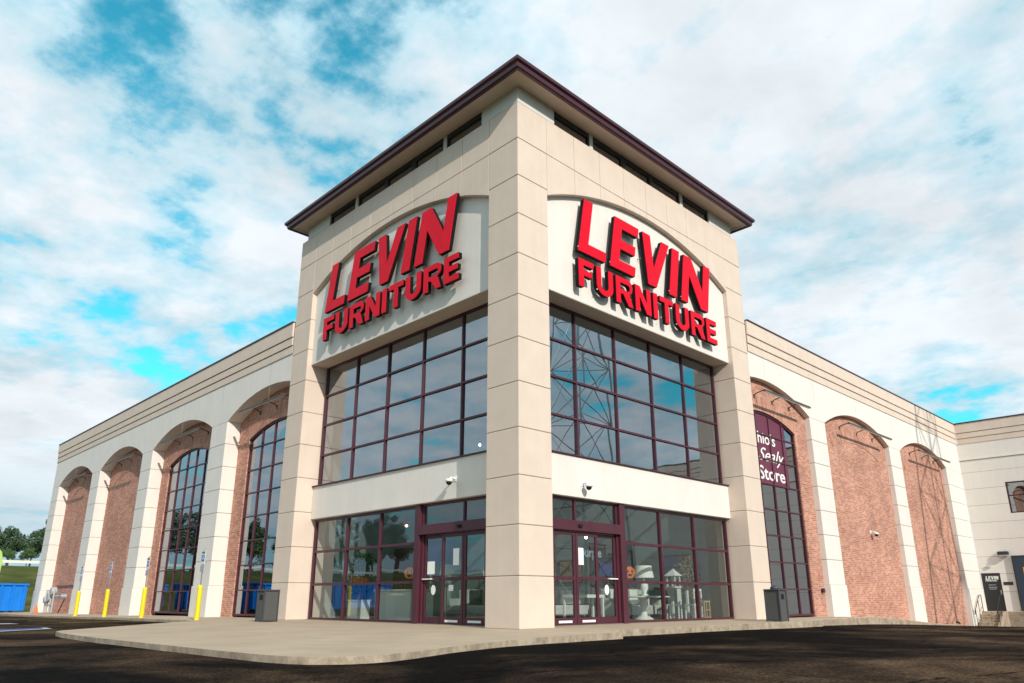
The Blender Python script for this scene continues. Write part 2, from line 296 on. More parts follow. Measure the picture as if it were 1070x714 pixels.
# ---------------------------------------------------------------- mesh helpers
class MB:
    def __init__(s, f=None): s.v = []; s.f = []; s.mi = []; s.f_ = f; s.m = 0; s.uv = {}
    def P(s, p): return tuple(s.f_(*p)) if s.f_ else tuple(p)
    def add(s, vs, fs, uvs=None):
        o = len(s.v); s.v += [s.P(p) for p in vs]
        for i, f in enumerate(fs):
            if uvs: s.uv[len(s.f)] = uvs[i]
            s.f.append([o + k for k in f]); s.mi.append(s.m)
        return s
    def box(s, x0, x1, y0, y1, z0, z1):
        return s.add([(x, y, z) for z in (z0, z1) for y in (y0, y1) for x in (x0, x1)],
                     [(0, 2, 3, 1), (4, 5, 7, 6), (0, 1, 5, 4), (2, 6, 7, 3), (0, 4, 6, 2), (1, 3, 7, 5)])
    def prism(s, poly, fn, a, b, holes=()):
        # poly of 2D points; fn(u,v,d) -> local point; extruded from a to b
        loops = [list(poly)] + [list(h) for h in holes]
        tri = tessellate_polygon([[Vector((p[0], p[1], 0)) for p in L] for L in loops])
        flat = [p for L in loops for p in L]; n = len(flat)
        vs = [fn(p[0], p[1], a) for p in flat] + [fn(p[0], p[1], b) for p in flat]
        fs = [tuple(t) for t in tri] + [tuple(n + k for k in reversed(t)) for t in tri]
        o = 0
        for L in loops:
            k = len(L)
            for i in range(k):
                j = (i + 1) % k; fs.append((o + i, o + j, n + o + j, n + o + i))
            o += k
        return s.add(vs, fs)
    def tube(s, pts, r, n=8, r2=None, cap=True):
        pts = [Vector(p) for p in pts]; rings = []; vs = []; fs = []
        for i, p in enumerate(pts):
            if i == 0: d = pts[1] - pts[0]
            elif i == len(pts) - 1: d = pts[-1] - pts[-2]
            else: d = (pts[i] - pts[i - 1]).normalized() + (pts[i + 1] - pts[i]).normalized()
            d.normalize(); a = d.cross(Vector((0, 0, 1)) if abs(d.z) < .95 else Vector((1, 0, 0))).normalized(); b = d.cross(a)
            rr = r if r2 is None else r + (r2 - r) * i / (len(pts) - 1)
            for k in range(n):
                t = 2 * math.pi * k / n; vs.append(tuple(p + a * math.cos(t) * rr + b * math.sin(t) * rr))
        for i in range(len(pts) - 1):
            for k in range(n):
                q = (k + 1) % n; fs.append((i * n + k, i * n + q, (i + 1) * n + q, (i + 1) * n + k))
        if cap: fs.append(tuple(range(n - 1, -1, -1))); fs.append(tuple((len(pts) - 1) * n + k for k in range(n)))
        return s.add(vs, fs)
    def lathe(s, prof, c=(0, 0, 0), n=20):
        vs = []; fs = []
        for r, z in prof:
            for k in range(n):
                t = 2 * math.pi * k / n; vs.append((c[0] + r * math.cos(t), c[1] + r * math.sin(t), c[2] + z))
        for i in range(len(prof) - 1):
            for k in range(n):
                q = (k + 1) % n; fs.append((i * n + k, i * n + q, (i + 1) * n + q, (i + 1) * n + k))
        fs.append(tuple(range(n - 1, -1, -1))); fs.append(tuple((len(prof) - 1) * n + k for k in range(n)))
        return s.add(vs, fs)
    def build(s, name, mats, parent=None, bevel=0, smooth=False, recalc=True, loc=None, seg=1):
        me = bpy.data.meshes.new(name); me.from_pydata(s.v, [], s.f)
        if isinstance(mats, str): mats = [mats]
        for m in mats: me.materials.append(MATS[m])
        me.polygons.foreach_set('material_index', s.mi)
        if s.uv:
            ul = me.uv_layers.new(name='UVMap')
            for fi, uv in s.uv.items():
                for li, c in zip(me.polygons[fi].loop_indices, uv): ul.data[li].uv = c
        if recalc:
            bm = bmesh.new(); bm.from_mesh(me); bmesh.ops.recalc_face_normals(bm, faces=bm.faces); bm.to_mesh(me); bm.free()
        if smooth: me.shade_smooth()
        o = bpy.data.objects.new(name, me); C.objects.link(o)
        if parent: o.parent = parent
        if loc: o.location = loc
        if bevel:
            b = o.modifiers.new('bevel', 'BEVEL'); b.width = bevel; b.segments = seg; b.limit_method = 'ANGLE'; b.angle_limit = R(50)
        return o
def thing(name, label, cat, loc=(0, 0, 0), rz=0, group=None):
    o = bpy.data.objects.new(name, None); C.objects.link(o); o.location = loc; o.rotation_euler = (0, 0, rz); o.empty_display_size = .2
    o['label'] = label; o['category'] = cat
    if group: o['group'] = group
    return o
def tag(o, label, cat, group=None):
    o['label'] = label; o['category'] = cat
    if group: o['group'] = group
    return o
def struct(o, kind='structure'): o['kind'] = kind; return o
def dup(root, loc, rz=0, label=None, group=None, scale=None):
    r = root.copy(); C.objects.link(r); r.location = loc; r.rotation_euler = (0, 0, rz)
    if scale: r.scale = scale
    if label: r['label'] = label
    if group: r['group'] = group
    for ch in list(root.children):
        c = ch.copy(); C.objects.link(c); c.parent = r
        for g in list(ch.children):
            d = g.copy(); C.objects.link(d); d.parent = c
    return r
def text_mesh(name, body, size, material, fn, ext=.004, bold=0.0, shear=0, parent=None, align='LEFT', xs=1.0):
    cu = bpy.data.curves.new(name, 'FONT'); cu.body = body; cu.size = size; cu.extrude = 0; cu.offset = bold; cu.shear = shear; cu.align_x = align; cu.resolution_u = 4
    ob = bpy.data.objects.new(name, cu); C.objects.link(ob)
    bpy.context.view_layer.update()
    me = bpy.data.meshes.new_from_object(ob.evaluated_get(bpy.context.evaluated_depsgraph_get()))
    bpy.data.objects.remove(ob)
    mb = MB(); mb.add([tuple(fn(v.co.x * xs, v.co.y, 0)) for v in me.vertices], [tuple(p.vertices) for p in me.polygons])
    o = mb.build(name, material, parent, recalc=False)
    so = o.modifiers.new('solid', 'SOLIDIFY'); so.thickness = ext; so.offset = 0
    return o

# facade frames: s = metres from the corner along the facade, d = metres outwards, z up
LF = lambda s, d, z: (-s, -d, z)
RF = lambda s, d, z: (d, s, z)

# ---------------------------------------------------------------- ground
def zY(y):
    pts = [(-200, -.09), (-5, -.09), (1.2, -.148), (5, -.152), (12, -.20), (18, -.28), (22, -.38), (26, -.5), (33, -.76), (38, -1.0), (60, -1.3), (400, -1.3)]
    for (a, za), (b, zb) in zip(pts, pts[1:]):
        if y <= b: return za + (zb - za) * max(0, (y - a)) / (b - a)
    return -1.3
def lotz(x, y):
    z = zY(y)
    if x < -14: z = min(z, -.09 - .20 * min(1, (-14 - x) / 26))
    return z
def sm(t): t = max(0, min(1, t)); return t * t * (3 - 2 * t)
def terr(x, y):
    d = max(-52 - x, -26 - y if x < 60 else 0, 0)
    bank = 4.9 * sm(d / 46) 
    if -52 - x > 0 and y > 14: bank *= 1
    return lotz(x, y) - .03 + bank + .12 * noise.noise(Vector((x * .08, y * .08, 0))) * min(1, d / 10)
def grid(name, xs, ys, fz, material):
    mb = MB(); mb.add([(x, y, fz(x, y)) for y in ys for x in xs], [(j * len(xs) + i, j * len(xs) + i + 1, (j + 1) * len(xs) + i + 1, (j + 1) * len(xs) + i) for j in range(len(ys) - 1) for i in range(len(xs) - 1)])
    return mb.build(name, material, recalc=False, smooth=True)
gx = [-1500, -700, -350, -200] + list(range(-150, 80, 3)) + [100, 150, 300, 700, 1500]
gy = [-1500, -700, -300, -150] + list(range(-110, 90, 3)) + [100, 150, 300, 700, 1500]
struct(grid('ground', gx, gy, terr, 'grass'))
ax = [-50 + i for i in range(0, 100)]; ay = [-24 + i for i in range(0, 94)]
struct(grid('parking_lot', ax, ay, lambda x, y: lotz(x, y) + .012 * noise.noise(Vector((x * .35, y * .35, 2))) * (1 if abs(x) < 45 else 0), 'asphalt'))

# pavements ---------------------------------------------------------------
def slab(name, poly, zt, zb, bevel=.02):
    mb = MB(); mb.prism(poly, lambda u, v, d: (u, v, d), zb, zt); o = mb.build(name, 'concrete', bevel=bevel, seg=2); return struct(o)
def rough_edge(pts, step=.35, amp=.012):
    out = []
    for (a, b) in zip(pts, pts[1:] + pts[:1]):
        a = Vector(a); b = Vector(b); n = max(1, int((b - a).length / step))
        for i in range(n):
            p = a.lerp(b, i / n); q = noise.noise_vector(Vector((p.x * 1.7, p.y * 1.7, 0))) * amp; out.append((p.x + q.x, p.y + q.y))
    return out
plaza = [(-7.25, -7.75), (-6.7, -8.0), (-5.6, -8.15), (-3, -8.2), (0, -8.12), (2.2, -8.05), (3.0, -8.0), (3.4, -7.95), (3.72, -7.86), (4.0, -7.73), (4.2, -7.55), (4.33, -7.32), (4.39, -7.05), (4.37, -6.75), (4.2, -6.25), (3.75, -5.2), (3.15, -3.6), (2.78, -2.0), (2.6, -.6), (2.52, .65), (1.76, .66), (1.75, 12.4), (-1.4, 12.4), (-1.4, 1.4), (-12.5, 1.4), (-12.5, -2.3), (-12.1, -3.2), (-7.5, -7.5)]
slab('plaza', rough_edge(plaza), 0.0, -.42, .018)
# wing walk, sagging gently to the far end
def walk(name, s0, s1, w, fz, F, base=-.6):
    mb = MB(F); n = 24; vs = []
    for i in range(n + 1):
        s = s0 + (s1 - s0) * i / n
        for d, k in ((-.9, 0), (w, 0), (w, 1), (-.9, 1)): vs.append((s, d, fz(s) if k == 0 else base - 1.0))
    fs = [(i * 4 + k, i * 4 + (k + 1) % 4, i * 4 + 4 + (k + 1) % 4, i * 4 + 4 + k) for i in range(n) for k in range(4)] + [(0, 1, 2, 3), tuple(n * 4 + k for k in (3, 2, 1, 0))]
    mb.add(vs, fs); return struct(mb.build(name, 'concrete', bevel=.02))
walk('pavement', 12.503, 47.2, 2.3, lambda s: -.002 - .16 * sm((s - 13) / 26) * 1.0, LF)
walk('pavement', 12.403, 29.5, 1.15, lambda s: -.003 - .56 * sm((s - 17) / 13), RF)
# parking symbol strip (blue box with white border) and white stripe beside the plaza tip
def paint(name, pts, z, m, dx=0, dy=0):
    mb = MB(); mb.add([(x, y, lotz(x, y) + .022 + z) for x, y in pts], [tuple(range(len(pts)))]); return struct(mb.build(name, m, recalc=False))
paint('parking_marking', [(-10.55, -7.15), (-11.65, -7.05), (-9.6, -10.6), (-7.9, -10.6)], 0, 'paint_worn')
paint('parking_marking', [(-10.72, -7.32), (-11.42, -7.24), (-9.75, -10.4), (-8.5, -10.4)], .004, 'paint_blue')
paint('parking_marking', [(-16.7, -7.5), (-16.5, -6.7), (-17.9, -6.7), (-18.2, -7.5)], 0, 'paint_worn')
for i, x in enumerate((-17.2, -21.6, -26.0)): paint('parking_marking', [(x, -2.5), (x + .12, -2.5), (x + .12, -5.4), (x, -5.4)], 0, 'yellow')

# ---------------------------------------------------------------- the store
store = thing('store_building', 'cream and brick furniture store with a tall glazed corner tower and two arcaded wings', 'building')
U = 1.22; G = .014; REC = .02
def block_column(F, s0, s1, d0, d1, z1, n, parent=store, name='column', wrapdark=True):
    mb = MB(F)
    for i in range(n):
        a = i * U + (G / 2 if i else 0.0); b = (i + 1) * U - G / 2
        if i == n - 1: b = z1
        mb.m = 0; mb.box(s0, s1, d0, d1, a, b)
    o = mb.build(name, ['cream'], parent, bevel=.012)
    c = MB(F); c.box(s0 + REC, s1 - REC, d0 + REC, d1 - REC, .01, z1 - .02); c.build('joint', 'groove', o)
    return o
ZT = 14.64
MB_id = lambda x, y, z: (x, y, z)
block_column(MB_id, -1.22, 0, 0, 1.22, ZT, 12)
W0, W1, WE = 1.22, 11.33, 12.55
for F in (LF, RF): block_column(F, W1, WE, -1.3, 0, ZT, 12, name='pier')
def arch_z(s, c, half, z0, rise):
    r = (half * half + rise * rise) / (2 * rise); x = min(abs(s - c), half)
    return z0 + rise - r + math.sqrt(max(0, r * r - x * x))
AC = (W0 + W1) / 2; AH = (W1 - W0) / 2
TA = lambda s: arch_z(s, AC, AH, 12.03, 1.17)
def strip_panel(mb, s0, s1, lo, hi, d0, d1, n=10):
    top = [(s0 + (s1 - s0) * i / n) for i in range(n + 1)]
    poly = [(s, lo(s)) for s in top] + [(s, hi(s)) for s in reversed(top)]
    poly2 = []
    for p in poly:
        if not poly2 or (abs(p[0] - poly2[-1][0]) + abs(p[1] - poly2[-1][1])) > 1e-4: poly2.append(p)
    mb.prism(poly2, lambda u, v, d: (u, d, v), d0, d1)
for F in (LF, RF):
    mb = MB(F); n = 8; w = (W1 - W0) / n; ZJ = 11 * U
    for i in range(n):
        a = W0 + i * w + G / 2; b = W0 + (i + 1) * w - G / 2
        strip_panel(mb, a, b, lambda s: ZJ + G / 2, lambda s: ZT, -.30, 0, 1)
        strip_panel(mb, a, b, lambda s: TA(s), lambda s: ZJ - G / 2, -.30, 0, 8)
    o = mb.build('arch_band', 'cream', store, bevel=.008)
    c = MB(F); strip_panel(c, W0 + .003, W1 - .003, lambda s: TA(s) + .02, lambda s: ZT - .02, -.28, -REC, 40); c.build('joint', 'groove', o)
    # sign panel with soffit, glazed box behind
    p = MB(F); strip_panel(p, W0 + .004, W1 - .004, lambda s: 9.16, lambda s: TA(s) + .10, -.86, -.302 + .0, 40)
    strip_panel(p, W0 + .004, W1 - .004, lambda s: 9.16, lambda s: TA(s) - .003, -.302, -.18, 40); p.build('sign_panel', 'white_stucco', store)
    q = MB(F); q.box(W0 + .006, W1 - .006, -.84, -.19, 9.145, 9.158); q.build('soffit', 'soffit', store)
    sp = MB(F); sp.box(W0 + .003, W1 - .003, -.84, -.66, 3.42, 4.58); sp.build('spandrel', 'white_stucco', store, bevel=.01)
    fl = MB(F); fl.box(W0 + .003, W1 + .05, -.875, -.60, 4.582, 4.615); fl.build('sill', 'maroon', store)
    # frieze with clerestory windows
    zb, zt = ZT, 15.17
    ws = [(1.58, 3.32), (3.48, 5.06), (5.16, 6.68), (6.78, 8.52), (8.70, 10.48)]
    fz = MB(F); edges = [0.0] + [e for w_ in ws for e in w_] + [12.12]
    for i in range(0, len(edges), 2):
        a, b = edges[i], edges[i + 1]
        if b - a < .12: continue
        fz = MB(F); fz.box(a if a else (.0 if F is LF else .3505), b, -.35, 0 if i in (0, len(edges) - 2) else -.03, zb, zt)
        fz.build('frieze', 'frieze_white', store)
    fb = MB(F)
    for (a, b) in ws: fb.box(a, b, -.12, -.10, zb, zt)
    fb.build('clerestory_glass', 'glass_dark', store)
    fr = MB(F)
    for (a, b) in ws:
        fr.box(a, a + .06, -.13, -.05, zb + .003, zt - .003); fr.box(b - .06, b, -.13, -.05, zb + .003, zt - .003); fr.box(a + .062, b - .062, -.13, -.05, zt - .16, zt - .003); fr.box(a + .062, b - .062, -.13, -.05, zb + .003, zb + .04)
    for (a, b) in ((5.06, 5.16), (6.68, 6.78)): fr.box(a + .002, b - .002, -.14, -.04, zb + .003, zt - .003)
    fr.build('clerestory_frame', 'dark_metal', store)
    ls = MB(F); ls.box(W0 if F is LF else W0, 12.12, -1.2, -.36, zb - .1, zb - .01); ls.build('ledge', 'cream', store)
# eave: square ring of soffit, board and gutter, then low hip roof
def ring(mb, prof, e=12.12):
    # prof: list of (overhang, z), footprint [-e,0] x [0,e]
    cs = lambda o: [(o, -o), (o, e + o), (-e - o, e + o), (-e - o, -o)]
    vs = []; 
    for o, z in prof: vs += [(x, y, z) for x, y in cs(o)]
    n = len(prof); fs = []
    for i in range(n):
        j = (i + 1) % n
        for k in range(4):
            q = (k + 1) % 4; fs.append((i * 4 + k, i * 4 + q, j * 4 + q, j * 4 + k))
    mb.add(vs, fs)
rf = MB(); ring(rf, [(-.5, 15.175), (.36, 15.175), (.36, 15.24), (-.5, 15.24)]); rf.m = 0
ro = rf.build('eave_soffit', 'soffit', store)
rf = MB(); ring(rf, [(.372, 15.15), (.50, 15.15), (.50, 15.24), (.372, 15.24)]); rf.build('eave_board', 'soffit', store)
rf = MB(); ring(rf, [(.515, 15.11), (.60, 15.11), (.64, 15.15), (.66, 15.27), (.73, 15.31), (.74, 15.42), (.66, 15.42), (.515, 15.30)]); rf.build('gutter', ['gutter'], store, bevel=.01)
rf = MB(); cs = [(.66, -.66), (.66, 12.78), (-12.78, 12.78), (-12.78, -.66)]
rf.add([(x, y, 15.43) for x, y in cs] + [(x, y, 15.245) for x, y in [(.49, -.49), (.49, 12.6), (-12.6, 12.6), (-12.6, -.49)]] + [(-6.06, 6.06, 16.6)], [(0, 1, 8), (1, 2, 8), (2, 3, 8), (3, 0, 8), (4, 5, 1, 0), (5, 6, 2, 1), (6, 7, 3, 2), (7, 4, 0, 3), (7, 6, 5, 4)])
rf.build('roof', 'gutter', store)
# tower core: rear walls, ceiling, interior
core = MB(); core.box(-12.5, -1.25, 12.15, 12.45, 0.0, ZT - .02); core.box(-12.5, -12.2, 1.32, 12.14, .0, ZT - .02)
core.build('rear_wall', 'inner_wall', store)
ce = MB(); ce.box(-12.19, -.9, .9, 12.13, 9.19, 9.35); ce.box(-12.19, -.4, .4, 12.13, ZT - .3, ZT - .12); ce.build('ceiling', 'inner_ceiling', store)
fl = MB(); fl.box(-46, -1.3, 1.41, 38, -.03, .012); fl.box(-1.4, -.75, 1.3, 12.3, .002, .013); fl.box(-12.3, -1.3, .75, 1.45, .002, .0125); fl.build('floor', 'inner_floor', store)

def bar_grid(F, name, sx, zs, d, wv=.055, wh=.06, dep=.12, glassm='glass_upper', top=None, parent=store, sidew=.07):
    """rectangular curtain wall: sx verticals, zs horizontals"""
    fr = MB(F); a, b = sx[0], sx[-1]; z0, z1 = zs[0], zs[-1]
    for i, x in enumerate(sx):
        w_ = sidew if i in (0, len(sx) - 1) else wv
        l = x if i == 0 else (x - w_ if i == len(sx) - 1 else x - w_ / 2)
        fr.box(l, l + w_, d - dep / 2, d + dep / 2, z0, z1)
    for i, z in enumerate(zs):
        w_ = wh
        l = z if i == 0 else (z - w_ if i == len(zs) - 1 else z - w_ / 2)
        for j in range(len(sx) - 1):
            xa = sx[j] + (sidew if j == 0 else wv / 2); xb = sx[j + 1] - (sidew if j == len(sx) - 2 else wv / 2)
            fr.box(xa + .0005, xb - .0005, d - dep / 2 + .004, d + dep / 2 - .004, l, l + w_)
    fo = fr.build(name, 'maroon', parent)
    g = MB(F)
    for j in range(len(sx) - 1):
        for i in range(len(zs) - 1):
            t = random.uniform(-.006, .006); t2 = random.uniform(-.006, .006)
            g.add([(sx[j], d + t, zs[i]), (sx[j + 1], d - t, zs[i]), (sx[j + 1], d - t + t2, zs[i + 1]), (sx[j], d + t + t2, zs[i + 1])], [(0, 1, 2, 3)])
    g.build('pane', glassm, fo, recalc=False)
    return fo
D = -.87
SX = [W0, 3.25, 5.2, 7.16, 9.12, 11.25]
for F in (LF, RF):
    bar_grid(F, 'upper_window', SX[:1] + SX[1:], [4.6, 5.74, 6.88, 8.02, 9.14], D)
    bar_grid(F, 'shop_window', SX[2:], [.0, 1.16, 2.28, 3.40], D, wv=.07, wh=.075, glassm='glass')
    # entrance: post, header, transom, three sliding leaves
    fr = MB(F); fr.box(4.96, 5.195, -.98, -.72, 0, 3.41); fr.box(W0 + .0, 4.955, -.96, -.70, 2.50, 2.78)
    fr.box(W0, 4.955, -.92, -.82, 3.34, 3.41); fr.box(3.02, 3.08, -.92, -.82, 2.781, 3.34); fr.box(W0, W0 + .06, -.92, -.82, 2.781, 3.34); fr.box(4.60, 4.955, -.92, -.82, 2.781, 3.339) if False else None
    fr.box(4.87, 4.955, -.93, -.81, 0.0, 2.498); fr.box(1.24, 1.32, -.93, -.81, 0, 2.498); fr.box(4.895, 4.955, -.92, -.82, 2.781, 3.34)
    eo = fr.build('entrance_frame', 'maroon', store, bevel=.006)
    g = MB(F); g.add([(W0, D, 2.78), (4.96, D, 2.78), (4.96, D, 3.4), (W0, D, 3.4)], [(0, 1, 2, 3)]); g.build('pane', 'glass', eo, recalc=False)
    sn = MB(F); sn.box(3.02, 3.16, -.70, -.64, 2.60, 2.68); sn.build('motion_sensor', 'hole', eo, bevel=.01)
    for j, (a, b, dd) in enumerate([(3.97, 4.87, -.90), (3.02, 3.97, -.84), (2.06, 3.00, -.84), (1.32, 2.04, -.90)]):
        dl = MB(F); st = .085
        dl.box(a, a + st, dd - .03, dd + .03, .02, 2.48); dl.box(b - st, b, dd - .03, dd + .03, .02, 2.48)
        dl.box(a + st, b - st, dd - .028, dd + .028, .02, .20); dl.box(a + st, b - st, dd - .028, dd + .028, 2.38, 2.48); dl.box(a + st, b - st, dd - .028, dd + .028, 1.18, 1.27)
        do = dl.build('sliding_door', 'maroon', store, bevel=.004)
        g = MB(F); g.add([(a + st, dd, .2), (b - st, dd, .2), (b - st, dd, 2.38), (a + st, dd, 2.38)], [(0, 1, 2, 3)]); g.build('pane', 'glass', do, recalc=False)
        if j in (1, 2):
            t = MB(F); t.box(a + .2, b - .2, dd + .029, dd + .034, .07, .13); t.build('door_sticker', 'paper', do)
    # notices on the doors
    def notice(s, z, w_, h, dd, m='paper', name='notice', p=eo):
        t = MB(F); t.box(s - w_ / 2, s + w_ / 2, dd, dd + .004, z - h / 2, z + h / 2); return t.build(name, m, p)
    if F is LF:
        notice(4.55, 1.55, .34, .36, -.892); notice(3.35, 1.82, .26, .46, -.832); notice(3.55, .98, .2, .16, -.832); notice(4.42, 2.0, .62, .62, -.905, 'poster_blue', 'poster')
        notice(3.62, 2.0, .42, .62, -.85, 'poster_blue', 'poster')
    else:
        notice(3.25, 1.82, .22, .46, -.832); notice(4.42, 1.5, .55, .34, -.905, 'poster_blue', 'poster')
    st = MB(F); 
    ring_ = [(4.42 + .1 * math.cos(t * math.pi / 8), .93 + .14 * math.sin(t * math.pi / 8)) for t in range(16)]
    st.prism(ring_, lambda u, v, d: (u, d, v), -.893, -.888); st.build('round_sticker', 'paper', eo)
    t = MB(F); t.box(4.45, 4.85, -.868, -.80, 1.22, 1.25); t.build('handle', 'paper', eo)
    # the word on the door glass
    if F is LF: text_mesh('door_lettering', 'purple', .36, 'pale_text', lambda x, y, z: (-(4.80 - x), .93, 1.83 + y), .003, .008, 0, eo)
    else: text_mesh('door_lettering', 'purple', .36, 'pale_text', lambda x, y, z: (-.93, 3.35 + x, 1.83 + y), .003, .008, 0, eo)

# ---- wings
PZ = 9.87
def wing(F, piers, bays, end, s_start, rec, windows, top=11.18, left=False):
    """piers: (s0,s1); bays: (s0,s1)"""
    BA = lambda b: (lambda s: arch_z(s, (b[0] + b[1]) / 2, (b[1] - b[0]) / 2, 8.08, .86))
    off = -.004
    # white arcade wall: piers with joints, then spandrel wall with arches cut
    for (a, b) in piers:
        mb = MB(F); base = 1.2
        mb.box(a - .035, b + .035, -rec, off + .035, -1.4, base)
        k = 0; z = base
        zs = [base] + [base + (8.08 - base) / 7 * i for i in range(1, 8)]
        for z0, z1 in zip(zs, zs[1:]): mb.box(a, b, -rec, off, z0 + G * .6, z1 - G * .6 if z1 < 8.07 else 8.08 - G * .6)
        o = mb.build('pier', 'white_stucco', store, bevel=.01)
        c = MB(F); c.box(a + .015, b - .015, -rec + .02, off - .015, base - .05, 8.1); c.build('joint', 'groove', o)
    s_lo = s_start; s_hi = end
    sp = MB(F)
    allb = sorted(bays); cur = s_lo
    segs = []
    for b in allb:
        if b[0] > cur: segs.append((cur, b[0], None))
        segs.append((max(b[0], s_lo), b[1], b)); cur = b[1]
    if cur < s_hi: segs.append((cur, s_hi, None))
    for (a, b, bay) in segs:
        if bay: strip_panel(sp, a, b, BA(bay), lambda s: PZ, -rec, off, 24)
        else: strip_panel(sp, a, b, lambda s: 8.08, lambda s: PZ, -rec, off, 1)
    sp.build('arcade_wall', 'white_stucco', store)
    # parapet mouldings
    mo = MB(F); e2 = end
    for z0, z1, dd in ((PZ, 10.19, .03), (10.215, 10.53, .06), (10.56, top - .05, .09)): mo.box(s_lo, e2, -.35, dd, z0, z1)
    mo.build('parapet', 'cream', store, bevel=.012)
    mo = MB(F); mo.box(s_lo, e2, -.34, .015, PZ + .01, top - .06); mo.build('parapet_joint', 'groove', store)
    cp = MB(F); cp.box(s_lo, e2 + (.03 if left else 0), -.38, .125, top - .049, top); cp.build('coping', 'maroon', store)
    # brick infills
    bk = MB(F)
    for i, b in enumerate(allb):
        c_ = (b[0] + b[1]) / 2; a0 = max(b[0], s_lo) - (0 if b[0] < s_lo else .02); b0 = b[1] + .02
        dd0, dd1 = -rec - .25, -rec + .002
        if i in windows:
            hw = 2.72 if left else 2.66; WA = lambda s: arch_z(s, c_, hw, 7.18, .52)
            if c_ - hw > a0: strip_panel(bk, a0, c_ - hw, lambda s: -1.2, lambda s: 9.1, dd0, dd1, 1)
            strip_panel(bk, c_ + hw, b0, lambda s: -1.2, lambda s: 9.1, dd0, dd1, 1)
            strip_panel(bk, max(a0, c_ - hw), c_ + hw, WA, lambda s: 9.1, dd0, dd1, 24)
        else:
            strip_panel(bk, a0, b0, lambda s: -1.2, lambda s: 9.1, dd0, dd1, 1)
    bk.build('brick_wall', 'brick', store)
    # soldier arches
    for i, b in enumerate(allb):
        c_ = (b[0] + b[1]) / 2; hw = 2.72 if left else 2.66; n = 40; r_ = (hw * hw + .52 * .52) / 1.04; cz = 7.18 + .52 - r_
        th = math.asin(hw / r_); so = MB(F); win = i in windows; L = 0
        d1 = -rec + .018
        for k in range(n):
            t0 = -th + 2 * th * k / n; t1 = -th + 2 * th * (k + 1) / n
            if c_ + r_ * math.sin(t0) < s_lo: continue
            P_ = []
            for rr in (r_ + .0, r_ + .62):
                for t in (t0, t1): P_.append((c_ + rr * math.sin(t), cz + rr * math.cos(t)))
            u0 = r_ * t0; u1 = r_ * t1
            so.add([(P_[0][0], d1, P_[0][1]), (P_[1][0], d1, P_[1][1]), (P_[3][0], d1, P_[3][1]), (P_[2][0], d1, P_[2][1])], [(0, 1, 2, 3)], [[(0, u0), (0, u1), (.6, u1), (.6, u0)]])
            for q0, q1, uu in ((0, 1, 0), (2, 3, .6)):
                so.add([(P_[q0][0], d1, P_[q0][1]), (P_[q1][0], d1, P_[q1][1]), (P_[q1][0], d1 - .1, P_[q1][1]), (P_[q0][0], d1 - .1, P_[q0][1])], [(0, 1, 2, 3)], [[(uu, u0), (uu, u1), (uu + .02, u1), (uu + .02, u0)]])
        so.build('brick_arch', 'brick_arch', store, recalc=False)
    # arched windows
    for i in windows:
        b = allb[i]; c_ = (b[0] + b[1]) / 2; hw = 2.72 if left else 2.66; d = -rec - .10
        WA = lambda s: arch_z(s, c_, hw, 7.18, .52)
        xs = [c_ - hw + 2 * hw * k / 5 for k in range(6)]; zs = [.05 + .965 * k for k in range(8)]
        lo = max(c_ - hw, s_lo + .01)
        fr = MB(F); wv = .05; dep = .10
        for k, x in enumerate(xs):
            l = x if k == 0 else (x - wv if k == 5 else x - wv / 2)
            if l < lo: continue
            strip_panel(fr, l, l + wv, lambda s: .05, lambda s: WA(s) - .07, d - dep / 2, d + dep / 2, 2)
        for k, z in enumerate(zs):
            for j in range(5):
                xa = xs[j] + (wv if j == 0 else wv / 2) + .0005; xb = xs[j + 1] - (wv if j == 4 else wv / 2) - .0005
                if xb < lo: continue
                fr.box(xa, xb, d - dep / 2 + .004, d + dep / 2 - .004, z - (0 if k == 0 else .024), z + (.07 if k == 0 else .024))
        strip_panel(fr, lo, c_ + hw, lambda s: WA(s) - .075, lambda s: WA(s) - .001, d - dep / 2 - .003, d + dep / 2 + .003, 40)
        fo = fr.build('arched_window', 'maroon', store)
        g = MB(F)
        for j in range(5):
            if xs[j + 1] < lo: continue
            for k in range(8):
                z0 = zs[k]; z1 = zs[k + 1] if k < 7 else None
                t = random.uniform(-.004, .004); t2 = random.uniform(-.003, .003)
                if z1: g.add([(xs[j], d + t, z0), (xs[j + 1], d - t, z0), (xs[j + 1], d - t + t2, z1), (xs[j], d + t + t2, z1)], [(0, 1, 2, 3)])
                else:
                    n = 6; top_ = [(xs[j] + (xs[j + 1] - xs[j]) * q / n) for q in range(n + 1)]
                    g.add([(xs[j], d + t, z0), (xs[j + 1], d - t, z0)] + [(s, d, WA(s) - .02) for s in reversed(top_)], [tuple(range(n + 3))])
        g.build('pane', 'glass_dark', fo, recalc=False)
        if left: continue
    # wall body behind, roof
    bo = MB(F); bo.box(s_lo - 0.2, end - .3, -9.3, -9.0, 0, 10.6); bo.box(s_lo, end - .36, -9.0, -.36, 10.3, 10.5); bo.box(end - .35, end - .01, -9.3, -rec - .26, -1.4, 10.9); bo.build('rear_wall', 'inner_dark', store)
Lp = [(18.0, 19.62), (27.0, 28.52), (35.75, 37.35), (44.8, 46.45)]
Lb = [(10.55, 18.0), (19.62, 27.0), (28.52, 35.75), (37.35, 44.8)]
wing(LF, Lp, Lb, 46.45, WE + .003, .62, (0, 1), top=11.2, left=True)
Rp = [(17.48, 19.0), (26.6, 28.15), (35.72, 38.70)]
Rb = [(10.0, 17.48), (19.0, 26.6), (28.15, 35.72)]
wing(RF, Rp, Rb, 38.70, WE + .003, .25, (0,), top=11.18)
